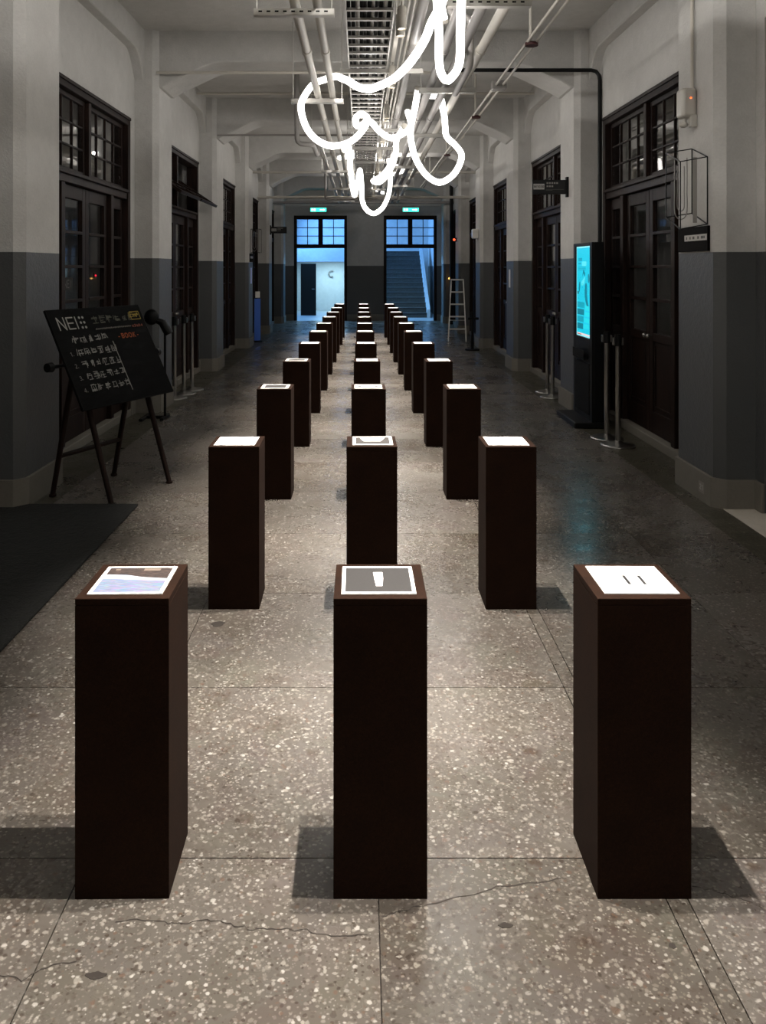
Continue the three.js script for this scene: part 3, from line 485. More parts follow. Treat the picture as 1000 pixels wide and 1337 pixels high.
single('black_conduit', (() => { const path = new THREE.CurvePath(), add = (a, b) => path.add(new THREE.LineCurve3(V(...a), V(...b))); add([1.1, 3.935, -9.27], [2.62, 3.935, -9.27]); path.add(new THREE.QuadraticBezierCurve3(V(2.62, 3.935, -9.27), V(2.72, 3.935, -9.27), V(2.72, 3.82, -9.27))); add([2.72, 3.82, -9.27], [2.72, 0.25, -9.27]); return new THREE.TubeGeometry(path, 90, 0.022, 10); })(), M.black, 'black conduit crossing to the right and bending down beside the door', 'conduit');

// ---------------------------------------------------------------- glowing rope lights looped round the pipes
const ropes = [
  ['glowing white rope light in one big loop round the left pipes', [[0.758, 4.337, -7.05], [0.745, 4.084, -7.05], [0.68, 3.935, -7.0], [0.603, 3.788, -6.95], [0.541, 3.631, -6.95], [0.439, 3.486, -7.05], [0.328, 3.4, -7.25], [0.201, 3.397, -7.6], [0.059, 3.409, -7.85], [-0.045, 3.454, -7.95], [-0.113, 3.51, -8.0], [-0.188, 3.61, -8.3], [-0.301, 3.763, -8.85], [-0.408, 3.766, -9.0], [-0.526, 3.72, -9.0], [-0.62, 3.603, -9.0], [-0.667, 3.474, -8.95], [-0.65, 3.339, -8.95], [-0.594, 3.204, -9.0], [-0.492, 3.094, -9.0], [-0.359, 3.042, -9.05], [-0.215, 3.058, -9.1], [-0.087, 3.134, -9.2], [0.018, 3.264, -9.3], [0.07, 3.39, -9.42], [0.04, 3.47, -9.54], [-0.018, 3.5, -9.62], [-0.073, 3.45, -9.68], [-0.055, 3.37, -9.68], [0.009, 3.37, -9.62], [0.064, 3.41, -9.57], [0.119, 3.4, -9.62], [0.213, 3.33, -9.8], [0.358, 3.279, -10.0], [0.529, 3.369, -10.2], [0.63, 3.5, -10.4], [0.6, 3.72, -10.6]], [2, 5, 8, 12, 16, 20, 31]],
  ['glowing white rope light hanging in a narrow U at the top right', [[0.655, 3.655, -6.45], [0.577, 3.876, -6.3], [0.588, 3.698, -6.3], [0.596, 3.505, -6.25], [0.591, 3.28, -6.2], [0.608, 3.163, -6.2], [0.649, 3.11, -6.2], [0.696, 3.139, -6.15], [0.725, 3.19, -6.05], [0.7, 3.359, -5.75], [0.675, 3.493, -5.5], [0.665, 3.569, -5.42]], [1, 6, 9], 0.7, -0.06, 0.031],
  ['glowing white rope light in a teardrop loop below the right pipes', [[0.647, 3.72, -9.3], [0.62, 3.538, -9.42], [0.58, 3.324, -9.6], [0.595, 3.176, -9.7], [0.666, 2.97, -9.8], [0.795, 2.785, -9.8], [0.948, 2.716, -9.85], [1.106, 2.8, -9.85], [1.214, 2.992, -9.9], [1.214, 3.076, -9.9], [1.139, 3.179, -9.9], [1.037, 3.282, -9.9], [1.02, 3.394, -9.9], [1.01, 3.5, -9.87], [0.98, 3.62, -9.83], [0.965, 3.7, -9.8], [0.9, 3.74, -9.76], [0.8, 3.735, -9.7]], [3, 6, 9, 11]],
  ['glowing white rope light zigzagging down under the cable tray', [[-0.19, 3.02, -9.2], [-0.175, 3.14, -9.8], [-0.16, 3.23, -10.6], [-0.155, 3.18, -10.9], [-0.158, 3.08, -11.2], [-0.142, 2.944, -11.6], [-0.102, 2.75, -12], [-0.058, 2.986, -12.2], [-0.024, 3.184, -12.5], [0.0, 3.002, -12.8], [0.012, 2.753, -13], [0.061, 2.63, -13], [0.184, 2.545, -13], [0.321, 2.625, -13.1], [0.427, 2.828, -13.3], [0.475, 3.034, -13.6], [0.49, 3.3, -13.9], [0.47, 3.555, -14.1]], [2, 5, 8, 11, 14]],
  ['glowing white rope light in a doubled hairpin right of the cable tray', [[0.55, 3.5, -10.5], [0.469, 3.387, -10.8], [0.475, 3.281, -11.2], [0.445, 3.15, -11.5], [0.364, 3.01, -11.7], [0.258, 2.932, -11.9], [0.171, 2.976, -12.1], [0.276, 3.044, -12.2], [0.409, 3.207, -12.4], [0.52, 3.457, -12.6]], [2, 5, 8]],
  ['glowing white rope light running overhead nearest to the camera', [[0.12, 3.74, 2.2], [-0.02, 3.74, 1.2], [0.14, 3.74, 0.2], [-0.02, 3.75, -0.8], [0.14, 3.74, -1.8], [0.0, 3.74, -2.8], [0.14, 3.74, -3.8], [-0.02, 3.75, -4.7], [0.02, 3.8, -5.5], [-0.08, 3.95, -6.2], [-0.17, 4.05, -6.55], [-0.24, 3.99, -6.8], [-0.32, 4.05, -7.0], [-0.36, 4.3, -7.1]], [0, 1, 2, 3, 4, 5, 6, 7], 4.8, 0.085],
  ['glowing white rope light lying over the pipes in the far half', [[0.55, 3.74, -13.6], [0.3, 3.8, -14.0], [0.0, 3.78, -14.4], [-0.25, 3.74, -14.8], [-0.42, 3.73, -15.2], [-0.1, 3.82, -15.6], [0.35, 3.8, -16.0], [0.7, 3.75, -16.5], [0.9, 3.75, -17.3], [0.6, 3.74, -18.1], [0.2, 3.76, -18.8], [-0.05, 3.76, -19.6], [-0.3, 3.74, -20.6], [0.2, 3.8, -21.6], [0.6, 3.74, -22.4]], [1, 4, 6, 8, 10, 12, 14], 2.5, 0.085],
];
for (const [label, pts, lit, power = 0.72, lift = -0.075, radius = 0.037] of ropes) {
  const t = thing('rope_light', label, 'rope light'), c = new THREE.CatmullRomCurve3(pts.map((p) => V(...p)), false, 'centripetal');
  part('glowing_tube', new THREE.TubeGeometry(c, pts.length * 8, radius, 12), M.rope, t);
  for (const e of [0, 1]) { const p = c.getPoint(e), q = c.getTangent(e).multiplyScalar(e ? 1 : -1); part('end_cap', rod(p.toArray(), p.clone().addScaledVector(q, 0.03).toArray(), radius + 0.003, radius + 0.003, 12), M.whitePipe, t); }
  for (const i of lit) { const p = pts[i], l = new THREE.PointLight(0xfffbf7, ROPE_LIGHT * power, 0, 2); l.position.set(p[0] + 0.02, p[1] + lift, p[2] + 0.02); l.castShadow = true; l.shadow.radius = 1.6; scene.add(l); }
}

// ---------------------------------------------------------------- signs, screens and fittings
// green exit signs over the far doorways
for (const [x, w] of [[-1.36, 'left'], [1.55, 'right']]) {
  const t = thing('exit_sign', `glowing green exit sign above the ${w} far doorway`, 'exit sign', [x, 3.43, -END + 0.09]);
  part('housing', rbx(-0.27, 0.27, 0, 0.15, -0.03, 0.025, 0.01), M.white, t);
  const face = canvasTexture(256, 64, (c) => { c.fillStyle = '#38e6c4'; c.fillRect(0, 0, 256, 64); c.fillStyle = '#c9fff2'; c.fillRect(14, 12, 70, 40); c.fillRect(150, 22, 60, 20); c.beginPath(); c.moveTo(208, 10); c.lineTo(240, 32); c.lineTo(208, 54); c.fill(); c.fillStyle = '#19d9b0'; c.beginPath(); c.arc(48, 20, 6, 0, 7); c.fill(); c.lineWidth = 6; c.strokeStyle = '#19d9b0'; c.beginPath(); c.moveTo(46, 26); c.lineTo(44, 38); c.lineTo(34, 48); c.moveTo(44, 38); c.lineTo(56, 48); c.stroke(); });
  part('lit_sign_face', new THREE.PlaneGeometry(0.5, 0.12).translate(0, 0.075, 0.0255), new THREE.MeshStandardMaterial({ color: 0x222222, emissive: 0xffffff, emissiveMap: face, emissiveIntensity: 2.4, roughness: 0.5 }), t);
  const l = new THREE.RectAreaLight(0x20e0b8, 1.3, 0.5, 0.12); l.position.set(x, 3.505, -END + 0.12); l.lookAt(x, 3.3, 0); scene.add(l);
  part('bracket', rod([0, 0.15, 0], [0, 0.19, 0], 0.02), M.whitePipe, t);
}
// information kiosk with a cyan screen
{
  const k = thing('display_kiosk', 'black floor-standing kiosk with a bright cyan screen by the right door', 'kiosk', [2.42, 0, -8.86], -Math.PI / 2);
  part('casing', [rbx(-0.37, 0.37, 0.06, 1.95, -0.12, -0.004, 0.012), rbx(-0.37, -0.285, 0.06, 1.95, -0.01, 0.012, 0.004), rbx(0.285, 0.37, 0.06, 1.95, -0.01, 0.012, 0.004), rbx(-0.285, 0.285, 1.915, 1.95, -0.01, 0.012, 0.004), rbx(-0.285, 0.285, 0.06, 0.925, -0.01, 0.012, 0.004)], M.black, k);
  const pic = canvasTexture(288, 504, (c, w, h) => {
    c.fillStyle = '#1acfe9'; c.fillRect(0, 0, w, h); c.strokeStyle = '#9df6ff'; c.lineWidth = 8; c.strokeRect(4, 4, w - 8, h - 8);
    const dark = '#0a7f96', mid = '#0aa6bf', pale = '#5fe9f6';
    c.fillStyle = mid; c.fillRect(40, 64, 74, 18); c.fillRect(36, 92, 54, 8); c.fillStyle = pale; c.fillRect(110, 84, 90, 26); c.fillStyle = mid; for (let i = 0; i < 3; i++) c.fillRect(36, 114 + i * 8, 150, 4);
    c.fillStyle = dark; c.beginPath(); c.moveTo(110, 176); c.lineTo(140, 128); c.lineTo(176, 150); c.lineTo(168, 172); c.lineTo(140, 150); c.fill();
    c.fillStyle = pale; c.beginPath(); c.moveTo(96, 200); c.lineTo(180, 164); c.lineTo(150, 214); c.lineTo(104, 222); c.fill();
    c.fillStyle = dark; c.beginPath(); c.ellipse(60, 226, 14, 30, 0.2, 0, 7); c.fill(); c.beginPath(); c.ellipse(244, 178, 16, 26, -0.2, 0, 7); c.fill(); c.beginPath(); c.arc(192, 226, 22, 0, 7); c.fill(); c.fillRect(10, 252, 40, 16);
    c.beginPath(); c.moveTo(170, 236); c.quadraticCurveTo(150, 280, 206, 330); c.lineTo(250, 336); c.quadraticCurveTo(206, 290, 214, 236); c.fill();
    c.fillStyle = mid; for (let i = 0; i < 40; i++) { c.globalAlpha = 0.35; c.fillRect(rr(20, 250), rr(170, 300), rr(6, 30), rr(2, 8)); } c.globalAlpha = 1;
    for (let r = 0; r < 4; r++) { c.fillStyle = r % 2 ? dark : mid; c.fillRect(12, 312 + r * 40, 150 - r * 10, 32); c.fillStyle = '#25dff0'; c.fillRect(172 - r * 8, 330 + r * 34, 100, 26); }
    c.fillStyle = '#f4dede'; c.fillRect(10, 486, 268, 10); c.fillStyle = '#c0504a'; c.fillRect(10, 492, 90, 5);
  });
  part('display_screen', new THREE.PlaneGeometry(0.566, 0.985).translate(0, 1.42, -0.003), new THREE.MeshStandardMaterial({ color: 0x050505, emissive: 0xffffff, emissiveMap: pic, emissiveIntensity: SCREEN, roughness: 0.3 }), k, 'lit cyan screen with figures and text');
  part('leaflet_shelf', [rbx(-0.22, 0.22, 0.7, 0.72, 0.012, 0.06, 0.004), rbx(-0.22, 0.22, 0.72, 0.8, 0.056, 0.06, 0.002)], M.blackMatt, k);
  part('lower_panel', rbx(-0.28, 0.28, 0.12, 0.66, 0.011, 0.018, 0.004), M.blackMatt, k);
  part('foot', rbx(-0.4, 0.4, 0.0, 0.062, -0.16, 0.2, 0.012), M.black, k);
  const l = new THREE.RectAreaLight(0x7fdcf0, 0.35, 0.56, 0.98); l.position.set(2.4, 1.42, -8.86); l.lookAt(0, 1.42, -8.86); scene.add(l);
}
// stanchions
function stanchion(x, d, label, group) {
  const t = thing('stanchion', label, 'stanchion', [x, 0, -d], 0, group);
  part('base', new THREE.LatheGeometry([[0.001, 0], [0.158, 0], [0.16, 0.006], [0.158, 0.014], [0.14, 0.022], [0.05, 0.034], [0.03, 0.05], [0.001, 0.05]].map((p) => new THREE.Vector2(...p)), 32), M.steel, t);
  part('post', rod([0, 0.03, 0], [0, 0.94, 0], 0.024, 0.024, 20), M.steel, t);
  part('belt_head', [disc(0, 0.985, 0, 0.034, 0.09, 20), disc(0, 1.04, 0, 0.03, 0.02, 20)], M.black, t); part('belt_clip', [rbx(0.03, 0.05, 0.95, 1.02, -0.02, 0.02, 0.004), rbx(-0.05, -0.03, 0.95, 1.02, -0.02, 0.02, 0.004)], M.steel, t);
}
stanchion(2.41, 7.98, 'chrome stanchion by the nearest right door, farther of two', 'stanchions at the nearest right door'); stanchion(2.42, 7.66, 'chrome stanchion by the nearest right door, closer of two', 'stanchions at the nearest right door');
stanchion(2.5, 10.92, 'chrome stanchion behind the kiosk, farther of two', 'stanchions behind the kiosk'); stanchion(2.47, 10.5, 'chrome stanchion behind the kiosk, closer of two', 'stanchions behind the kiosk');
stanchion(-2.4, 10.42, 'chrome stanchion left of the corridor, closest of three', 'stanchions by the second left door'); stanchion(-2.36, 10.78, 'chrome stanchion left of the corridor, middle of three', 'stanchions by the second left door'); stanchion(-2.33, 11.15, 'chrome stanchion left of the corridor, farthest of three', 'stanchions by the second left door');

// chalkboard on a drafting stand
{
  const t = thing('chalkboard', 'tilted black chalkboard with white writing on a wooden stand', 'chalkboard', [-1.885, 0, -6.15], 65.5 * Math.PI / 180);
  const face = canvasTexture(1024, 800, (c, w, h) => {
    c.fillStyle = '#0a0a0a'; c.fillRect(0, 0, w, h);
    for (let i = 0; i < 400; i++) { c.fillStyle = `rgba(70,70,66,${rr(0.01, 0.04)})`; c.beginPath(); c.ellipse(rr(0, w), rr(0, h), rr(20, 120), rr(8, 30), rr(-0.4, 0.4), 0, 7); c.fill(); }
    c.lineCap = 'round';
    const glyph = (x, y, s, col, lw) => { c.strokeStyle = col; c.lineWidth = lw; const n = 5 + (rnd() * 4 | 0); for (let i = 0; i < n; i++) { const hor = rnd() < 0.5; c.beginPath(); if (hor) { const yy = y + rr(0, s); c.moveTo(x + rr(0, s * 0.3), yy); c.lineTo(x + s * rr(0.6, 1), yy + rr(-3, 1)); } else { const xx = x + rr(0, s); c.moveTo(xx, y + rr(0, s * 0.4)); c.lineTo(xx + rr(-s * 0.2, s * 0.15), y + s * rr(0.6, 1)); } c.stroke(); } };
    const text = (x, y, n, s, col, lw) => { for (let i = 0; i < n; i++) glyph(x + i * s * 1.25, y, s, col, lw); };
    c.fillStyle = c.strokeStyle = '#969590'; c.lineWidth = 11; c.lineJoin = 'round';
    c.beginPath(); c.moveTo(70, 165); c.lineTo(70, 65); c.lineTo(135, 165); c.lineTo(135, 65); c.moveTo(228, 68); c.lineTo(165, 68); c.lineTo(165, 162); c.lineTo(228, 162); c.moveTo(165, 114); c.lineTo(220, 114); c.moveTo(255, 66); c.lineTo(255, 164); c.stroke();
    for (const [x, y] of [[300, 74], [336, 74], [300, 116], [336, 116], [300, 158], [336, 158]]) { c.beginPath(); c.arc(x, y, 11, 0, 7); c.fill(); }
    text(420, 66, 6, 68, '#55554c', 6); text(860, 60, 1, 60, '#7c6c34', 6);
    c.strokeStyle = '#8c7a3a'; c.lineWidth = 7; c.strokeRect(880, 56, 110, 70); glyph(900, 68, 44, '#8c7a3a', 5); glyph(945, 68, 40, '#8c7a3a', 5);
    c.strokeStyle = '#6f6d66'; c.lineWidth = 5; c.beginPath(); for (let i = 0; i < 120; i++) { const x = 430 + i * 3.4, y = 182 + Math.sin(i * 1.3) * 7 * rr(0.4, 1); if (i && i % 14) c.lineTo(x, y); else c.moveTo(x, y); } c.stroke(); text(850, 172, 5, 22, '#7a4a3c', 4);
    c.font = 'bold 62px sans-serif'; c.fillStyle = '#8a4a2e'; c.fillText('- BOOK -', 640, 284);
    const white = '#7f7e7a'; text(150, 222, 5, 62, white, 6);
    for (let r = 0; r < 4; r++) { const y = 330 + r * 98; c.font = '46px sans-serif'; c.fillStyle = white; c.fillText(`${r + 1}.`, 72, y + 52); text(150, y, 6, 58, white, 6); }
    c.strokeStyle = '#878681'; c.lineWidth = 8; c.beginPath(); c.moveTo(560, 300); c.lineTo(566, 720); c.stroke();
  });
  const board = part('board', rbx(-0.5, 0.5, -0.39, 0.39, -0.014, 0.006, 0.004), M.blackMatt, t, 'black board covered with chalk writing'); board.position.set(0, 1.03, 0.0); board.rotation.x = -0.483;
  part('chalk_face', new THREE.PlaneGeometry(0.985, 0.765).translate(0, 0, 0.0065), new THREE.MeshPhysicalMaterial({ map: face, roughness: 0.9, specularIntensity: 0.2 }), board, 'white chalk writing and a row of dots');
  part('backing_rail', [rbx(-0.4, 0.4, -0.06, 0.0, -0.05, -0.014, 0.004), rbx(-0.3, -0.25, -0.3, 0.3, -0.045, -0.014, 0.004), rbx(0.25, 0.3, -0.3, 0.3, -0.045, -0.014, 0.004)], M.easelwood, board);
  for (const s of [-1, 1]) for (const f of [-1, 1]) part('leg', [rod([s * 0.325, 0.012, f * 0.275], [s * 0.32, 0.97, f * 0.02 - 0.05], 0.019, 0.024, 12), disc(s * 0.325, 0.008, f * 0.275, 0.026, 0.016, 14)], M.easelwood, t);
  part('stretcher', rod([-0.32, 0.3, -0.21], [0.32, 0.3, -0.21], 0.017), M.easelwood, t);
  part('pivot_bar', rod([-0.56, 0.985, -0.05], [0.56, 0.985, -0.05], 0.014), M.black, t);
  for (const s of [-1, 1]) part('knob', [rod([s * 0.56, 0.985, -0.05], [s * 0.6, 0.985, -0.05], 0.036, 0.032, 16)], M.black, t);
}
// black pole stand with a round head beside the nearest left door
{
  const t = thing('sensor_stand', 'black pole stand with a round head and tilted cylinder behind the chalkboard', 'stand', [-2.19, 0, -9.05]);
  part('pole', rod([0, 0.03, 0], [0, 0.98, 0], 0.014), M.black, t);
  part('foot', [rbx(-0.24, 0.02, 0, 0.03, -0.02, 0.02, 0.004), rbx(-0.24, -0.2, 0, 0.03, -0.2, 0.2, 0.004), rbx(-0.02, 0.02, 0, 0.03, -0.16, 0.16, 0.004)], M.black, t);
  part('tilted_cylinder', rod([-0.035, 1.08, 0], [0.045, 0.94, 0], 0.045, 0.05, 18), M.black, t); part('arm', rod([-0.02, 1.06, 0], [-0.13, 1.11, 0], 0.04, 0.03), M.black, t);
  part('round_head', new THREE.SphereGeometry(0.085, 20, 14).scale(1, 1.05, 0.7).translate(-0.15, 1.13, 0), M.black, t);
}
// floor mat
single('floor_mat', rbx(-3.3, -1.57, 0.0, 0.014, -5.71, -2.6, 0.004), M.mat, 'black rubber floor mat lying on the left foreground floor', 'mat').position.y = 0.007;

// step ladder at the far right
{
  const t = thing('step_ladder', 'aluminium step ladder standing open near the far right corner', 'ladder', [2.18, 0, -18.5], -0.12);
  const rails = []; for (const s of [-1, 1]) part('rail', bar([s * 0.2, 0, 0.02], [s * 0.14, 1.4, -0.22], 0.022, 0.05), M.galvanised, t);
  for (const s of [-1, 1]) part('rear_leg', bar([s * 0.22, 0, -0.62], [s * 0.13, 1.36, -0.26], 0.018, 0.03), M.galvanised, t);
  for (let i = 0; i < 4; i++) { const y = 0.28 + i * 0.28, k = y / 1.4; part('tread', rbx(-0.2 + 0.06 * k, 0.2 - 0.06 * k, y - 0.015, y + 0.015, 0.02 - 0.24 * k - 0.04, 0.02 - 0.24 * k + 0.04, 0.003), M.galvanised, t); }
  part('top_cap', rbx(-0.15, 0.15, 1.385, 1.42, -0.3, -0.18, 0.006), M.galvanised, t); part('rear_brace', bar([-0.19, 0.45, -0.5], [0.19, 0.45, -0.5], 0.015, 0.02), M.galvanised, t);
}
// black pole with a foot beside the ladder
{
  const t = thing('post_stand', 'black post on a flat foot beside the ladder', 'stand', [2.25, 0, -16.5]);
  part('foot', disc(0, 0.015, 0, 0.15, 0.03, 24), M.black, t); part('post', rod([0, 0.03, 0], [0, 0.78, 0], 0.03), M.black, t); part('head', rbx(-0.09, 0.13, 0.62, 0.67, -0.03, 0.03, 0.008), M.black, t);
}
// emergency lamp on the nearest right pilaster
{
  const t = thing('emergency_lamp', 'white rounded emergency lamp high on the nearest right pilaster', 'lamp', [XR, 2.79, -6.03]);
  part('casing', rbx(-0.115, 0, 0, 0.22, -0.075, 0.055, 0.03, 4), M.offWhite, t);
  part('conduit', rod([-0.02, 0.21, 0.0], [-0.02, 1.0, 0.0], 0.013), M.whitePipe, t);
  part('lamp_head', [rod([-0.07, 0.01, -0.02], [-0.07, -0.03, -0.02], 0.018), new THREE.SphereGeometry(0.034, 16, 10).scale(1, 0.7, 1).translate(-0.075, -0.045, -0.02)], M.offWhite, t);
  part('wall_bracket', rbx(-0.05, 0, -0.07, 0.02, 0.0, 0.05, 0.006), M.offWhite, t);
  part('indicator_light', new THREE.SphereGeometry(0.007, 10, 8).translate(-0.05, 0.14, 0.056), new THREE.MeshStandardMaterial({ color: 0xff6a30, emissive: 0xff5a20, emissiveIntensity: 3 }), t, 'orange indicator light');
}
// wire display frames over black plaques
function wireCase(name, label, pos, plan, h, group, rise = [0, 0, 0, 0]) {
  const t = thing(name, label, 'display frame', pos, 0, group), P = plan.map(([x, z]) => [x, z]);
  const bars = []; for (let i = 0; i < 4; i++) { const j = (i + 1) % 4, a = P[i], b = P[j], u = rise[i], v = rise[j]; bars.push(bar([a[0], u, a[1]], [b[0], v, b[1]], 0.007, 0.007), bar([a[0], h + u, a[1]], [b[0], h + v, b[1]], 0.007, 0.007), bar([a[0], u, a[1]], [a[0], h + u, a[1]], 0.007, 0.007)); }
  part('wire_frame', bars, M.black, t);
  const m = [(P[0][0] + P[1][0]) / 2, (P[0][1] + P[1][1]) / 2], q = [(P[2][0] + P[3][0]) / 2, (P[2][1] + P[3][1]) / 2], c = [(m[0] + q[0]) / 2, (m[1] + q[1]) / 2];
  const loop = (r, y0, y1, x) => pipe([[x - r, y1, c[1]], [x - r, (y0 + y1) / 2, c[1]], [x - r * 0.8, y0 + r * 0.6, c[1]], [x, y0, c[1]], [x + r * 0.8, y0 + r * 0.6, c[1]], [x + r, (y0 + y1) / 2, c[1]], [x + r, y1, c[1]]], 0.004, 6, 6);
  part('wire_loops', [loop(0.045, 0.03, h, c[0] - 0.04), loop(0.025, 0.09, h - 0.06, c[0] - 0.04)], M.greyPipe, t);
  part('label_strip', rbx(c[0] + 0.035, c[0] + 0.065, 0.005, h, c[1] + 0.03, c[1] + 0.034, 0.001), M.greyPipe, t);
  return t;
}
wireCase('wire_display_frame', 'open black wire frame box with hanging wire loops on the nearest right pilaster', [XR, 2.0, -5.98], [[-0.205, 0.2], [-0.012, 0.2], [-0.012, -0.07], [-0.205, -0.07]], 0.48, 'wire frames on pilasters', [-0.045, -0.01, 0.085, 0.055]);
wireCase('wire_display_frame', 'small wire frame box on the fourth left pilaster', [XL, 2.0, -17.35], [[0.012, 0.14], [0.205, 0.14], [0.205, -0.14], [0.012, -0.14]], 0.5, 'wire frames on pilasters');
function plaque(pos, s, label) {
  const t = thing('plaque', label, 'plaque', pos, 0, 'black plaques under the wire frames');
  part('board', rbx(s < 0 ? -0.02 : 0, s < 0 ? 0 : 0.02, -0.09, 0.09, -0.27, 0.27, 0.003), M.plaqueBlack, t);
  const tex = canvasTexture(256, 32, (c) => { c.fillStyle = '#b9b5ae'; c.fillRect(0, 0, 256, 32); c.fillStyle = '#4a4743'; for (const x of [20, 60, 96, 104, 150, 158, 190, 204, 220]) c.fillRect(x, 9, rr(5, 16), 14); });
  part('label_strip', new THREE.PlaneGeometry(0.4, 0.045).rotateY(s * Math.PI / 2).translate(s * 0.0205, 0.01, 0.06), new THREE.MeshStandardMaterial({ map: tex, roughness: 0.6 }), t, 'pale printed strip');
}
plaque([XR, 1.89, -6.03], -1, 'black plaque with a pale label strip on the nearest right pilaster'); plaque([XL, 1.89, -17.35], 1, 'black plaque under the small wire frame on the fourth left pilaster');
// blade signs
function bladeSign(x, y, d, s, label) {
  const t = thing('blade_sign', label, 'sign', [x, y, -d], 0, 'projecting black signs');
  part('wall_plate', rbx(s < 0 ? -0.03 : 0, s < 0 ? 0 : 0.03, -0.12, 0.12, -0.03, 0.03, 0.003), M.black, t);
  const a = s < 0 ? -0.43 : 0.03, b = s < 0 ? -0.03 : 0.43; part('blade', rbx(a, b, -0.085, 0.085, -0.018, 0.018, 0.003), M.black, t);
  const tex = canvasTexture(512, 218, (c) => { c.fillStyle = '#0d0d0e'; c.fillRect(0, 0, 512, 218); c.fillStyle = '#b5b2ad'; c.fillRect(6, 58, 172, 92); c.fillStyle = '#2a2928'; c.font = 'bold 52px sans-serif'; c.fillText('M1030', 12, 122); c.fillStyle = '#8f8c87'; for (let i = 0; i < 5; i++) c.fillRect(212 + i * 38, 32, 28, 28); for (let i = 0; i < 3; i++) c.fillRect(212 + i * 38, 84, 28, 28); c.fillStyle = '#55534f'; c.fillRect(204, 146, 280, 7); c.fillRect(204, 160, 100, 7); });
  part('lettering', new THREE.PlaneGeometry(b - a - 0.01, 0.16).translate((a + b) / 2, 0, 0.0185), new THREE.MeshStandardMaterial({ map: tex, roughness: 0.6 }), t, 'white label and lines of small lettering');
}
bladeSign(XR, 2.645, 9.72, -1, 'black blade sign with a white label on the second right pilaster');
bladeSign(XL, 2.65, 20.95, 1, 'black blade sign on the fifth left pilaster');
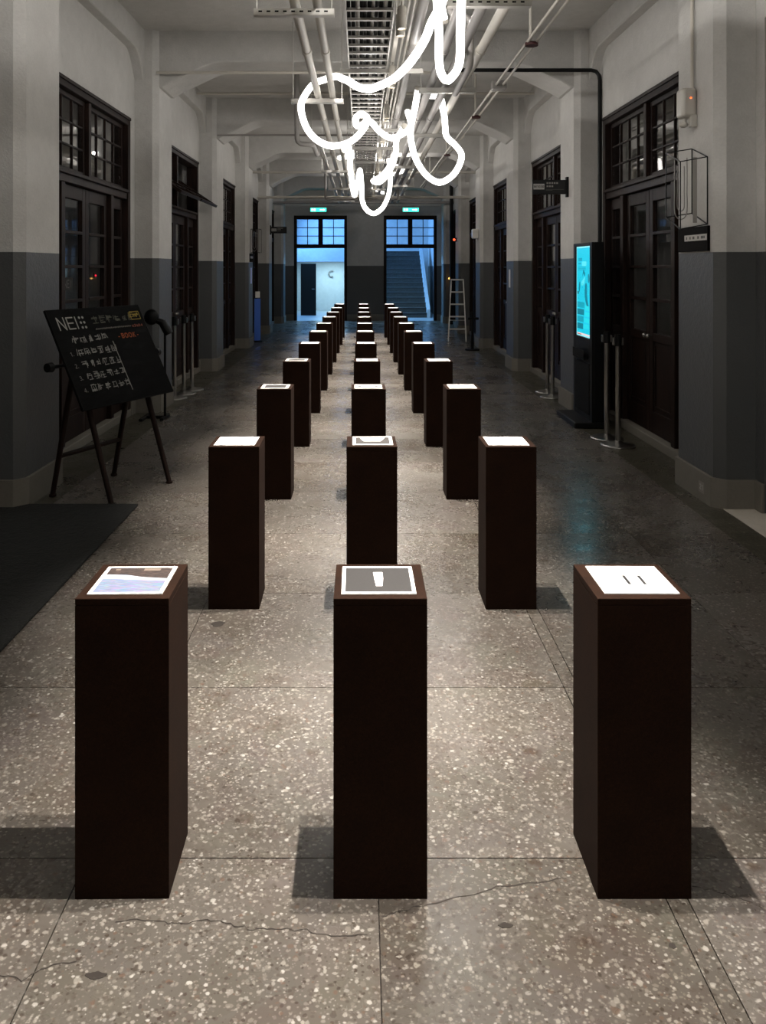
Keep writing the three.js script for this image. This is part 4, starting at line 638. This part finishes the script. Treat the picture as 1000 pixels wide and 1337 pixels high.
// notices and small boxes
{
  const note = canvasTexture(64, 128, (c) => { c.fillStyle = '#d8d6d0'; c.fillRect(0, 0, 64, 128); c.fillStyle = '#6b6a68'; for (let i = 0; i < 9; i++) c.fillRect(24, 14 + i * 11, 16, 7); });
  single('notice', [rbx(XR - 0.004, XR, 1.35, 1.65, -13.62, -13.5, 0.001)], new THREE.MeshStandardMaterial({ map: note, roughness: 0.8 }), 'white paper notice on the third right pilaster', 'notice');
  single('notice', [rbx(XL, XL + 0.004, 1.34, 1.68, -17.45, -17.25, 0.001)], new THREE.MeshStandardMaterial({ color: 0xb9bfe8, roughness: 0.6 }), 'pale violet notice below the plaque on the fourth left pilaster', 'notice');
  const b = thing('wall_box', 'white box fitting on the fourth right pilaster', 'box', [XR, 2.4, -17.25]); part('casing', rbx(-0.13, 0, -0.1, 0.1, -0.08, 0.08, 0.02, 3), M.white, b); part('bracket', rbx(-0.03, 0, -0.14, 0.12, -0.1, -0.02, 0.006), M.white, b);
  const bn = thing('blue_banner', 'slim blue standing banner with a white top by the fourth left door', 'banner', [-2.36, 0, -18.4], 0.5);
  part('foot', rbx(-0.09, 0.09, 0, 0.03, -0.08, 0.08, 0.005), M.black, bn); part('sheet', rbx(-0.075, 0.075, 0.03, 0.98, -0.006, 0.006, 0.002), new THREE.MeshStandardMaterial({ color: 0x3f6fd0, roughness: 0.6 }), bn); part('white_head', rbx(-0.05, 0.06, 1.0, 1.14, -0.006, 0.006, 0.004), M.white, bn);
  for (const [x, y, d, col, label] of [[2.43, 2.4, 20.9, 0xff5a30, 'small red alarm light on the fifth right pilaster'], [2.66, 1.36, 24.2, 0xffc060, 'small amber light low beside the far right corner']]) {
    const t = thing('alarm_light', label, 'alarm light', [x, y, -d]); part('base', disc(0, 0, 0, 0.05, 0.04, 16).rotateZ(Math.PI / 2), M.redCap, t); part('bulb', new THREE.SphereGeometry(0.03, 14, 10).translate(-0.05, 0, 0.03), new THREE.MeshStandardMaterial({ color: col, emissive: col, emissiveIntensity: 2.2 }), t);
    const l = new THREE.PointLight(col, 0.02, 0, 2); l.position.set(x - 0.05, y, -d + 0.03); l.castShadow = true; scene.add(l);
  }
  single('riser_pipe', rod([2.66, 0, -24.05], [2.66, CEIL, -24.05], 0.05, 0.05, 14), M.black, 'black riser pipe in the far right corner', 'pipe');
}
{
  const led = thing('indicator_box', 'small dark box with a red light inside the nearest left door', 'indicator', [-2.722, 1.6, -8.3]);
  part('casing', rbx(-0.01, 0.0, -0.03, 0.03, -0.04, 0.04, 0.003), M.black, led); part('indicator_light', new THREE.SphereGeometry(0.009, 10, 8).translate(0.003, 0, 0), new THREE.MeshStandardMaterial({ color: 0xff3040, emissive: 0xff2038, emissiveIntensity: 2.5 }), led, 'red light');
  const stick = canvasTexture(128, 64, (c) => { c.fillStyle = '#070707'; c.fillRect(0, 0, 128, 64); c.strokeStyle = '#5a5957'; c.lineWidth = 5; c.beginPath(); c.moveTo(14, 50); c.lineTo(14, 14); c.lineTo(44, 50); c.lineTo(44, 14); c.moveTo(84, 14); c.lineTo(58, 14); c.lineTo(58, 50); c.lineTo(84, 50); c.moveTo(58, 32); c.lineTo(80, 32); c.moveTo(102, 14); c.lineTo(102, 50); c.stroke(); });
  const st = single('window_sticker', new THREE.PlaneGeometry(0.24, 0.12), new THREE.MeshStandardMaterial({ map: stick, roughness: 0.8 }), 'dark sticker with grey lettering on the nearest left door pane', 'sticker'); st.rotation.y = Math.PI / 2; st.position.set(-2.7125, 1.53, -7.5);
  const num = canvasTexture(64, 64, (c) => { c.fillStyle = '#8d887f'; c.fillRect(0, 0, 64, 64); c.fillStyle = '#b4b0a8'; c.font = 'bold 44px sans-serif'; c.fillText('21', 8, 48); });
  const nm = part('painted_number', new THREE.PlaneGeometry(0.09, 0.08), new THREE.MeshStandardMaterial({ map: num, roughness: 0.8 }), wallRight, 'faded painted number'); nm.rotation.y = -Math.PI / 2; nm.position.set(XR - 0.0262, 0.1, -5.85);
}
shade(scene);
camera.updateProjectionMatrix();
renderer.render(scene, camera);
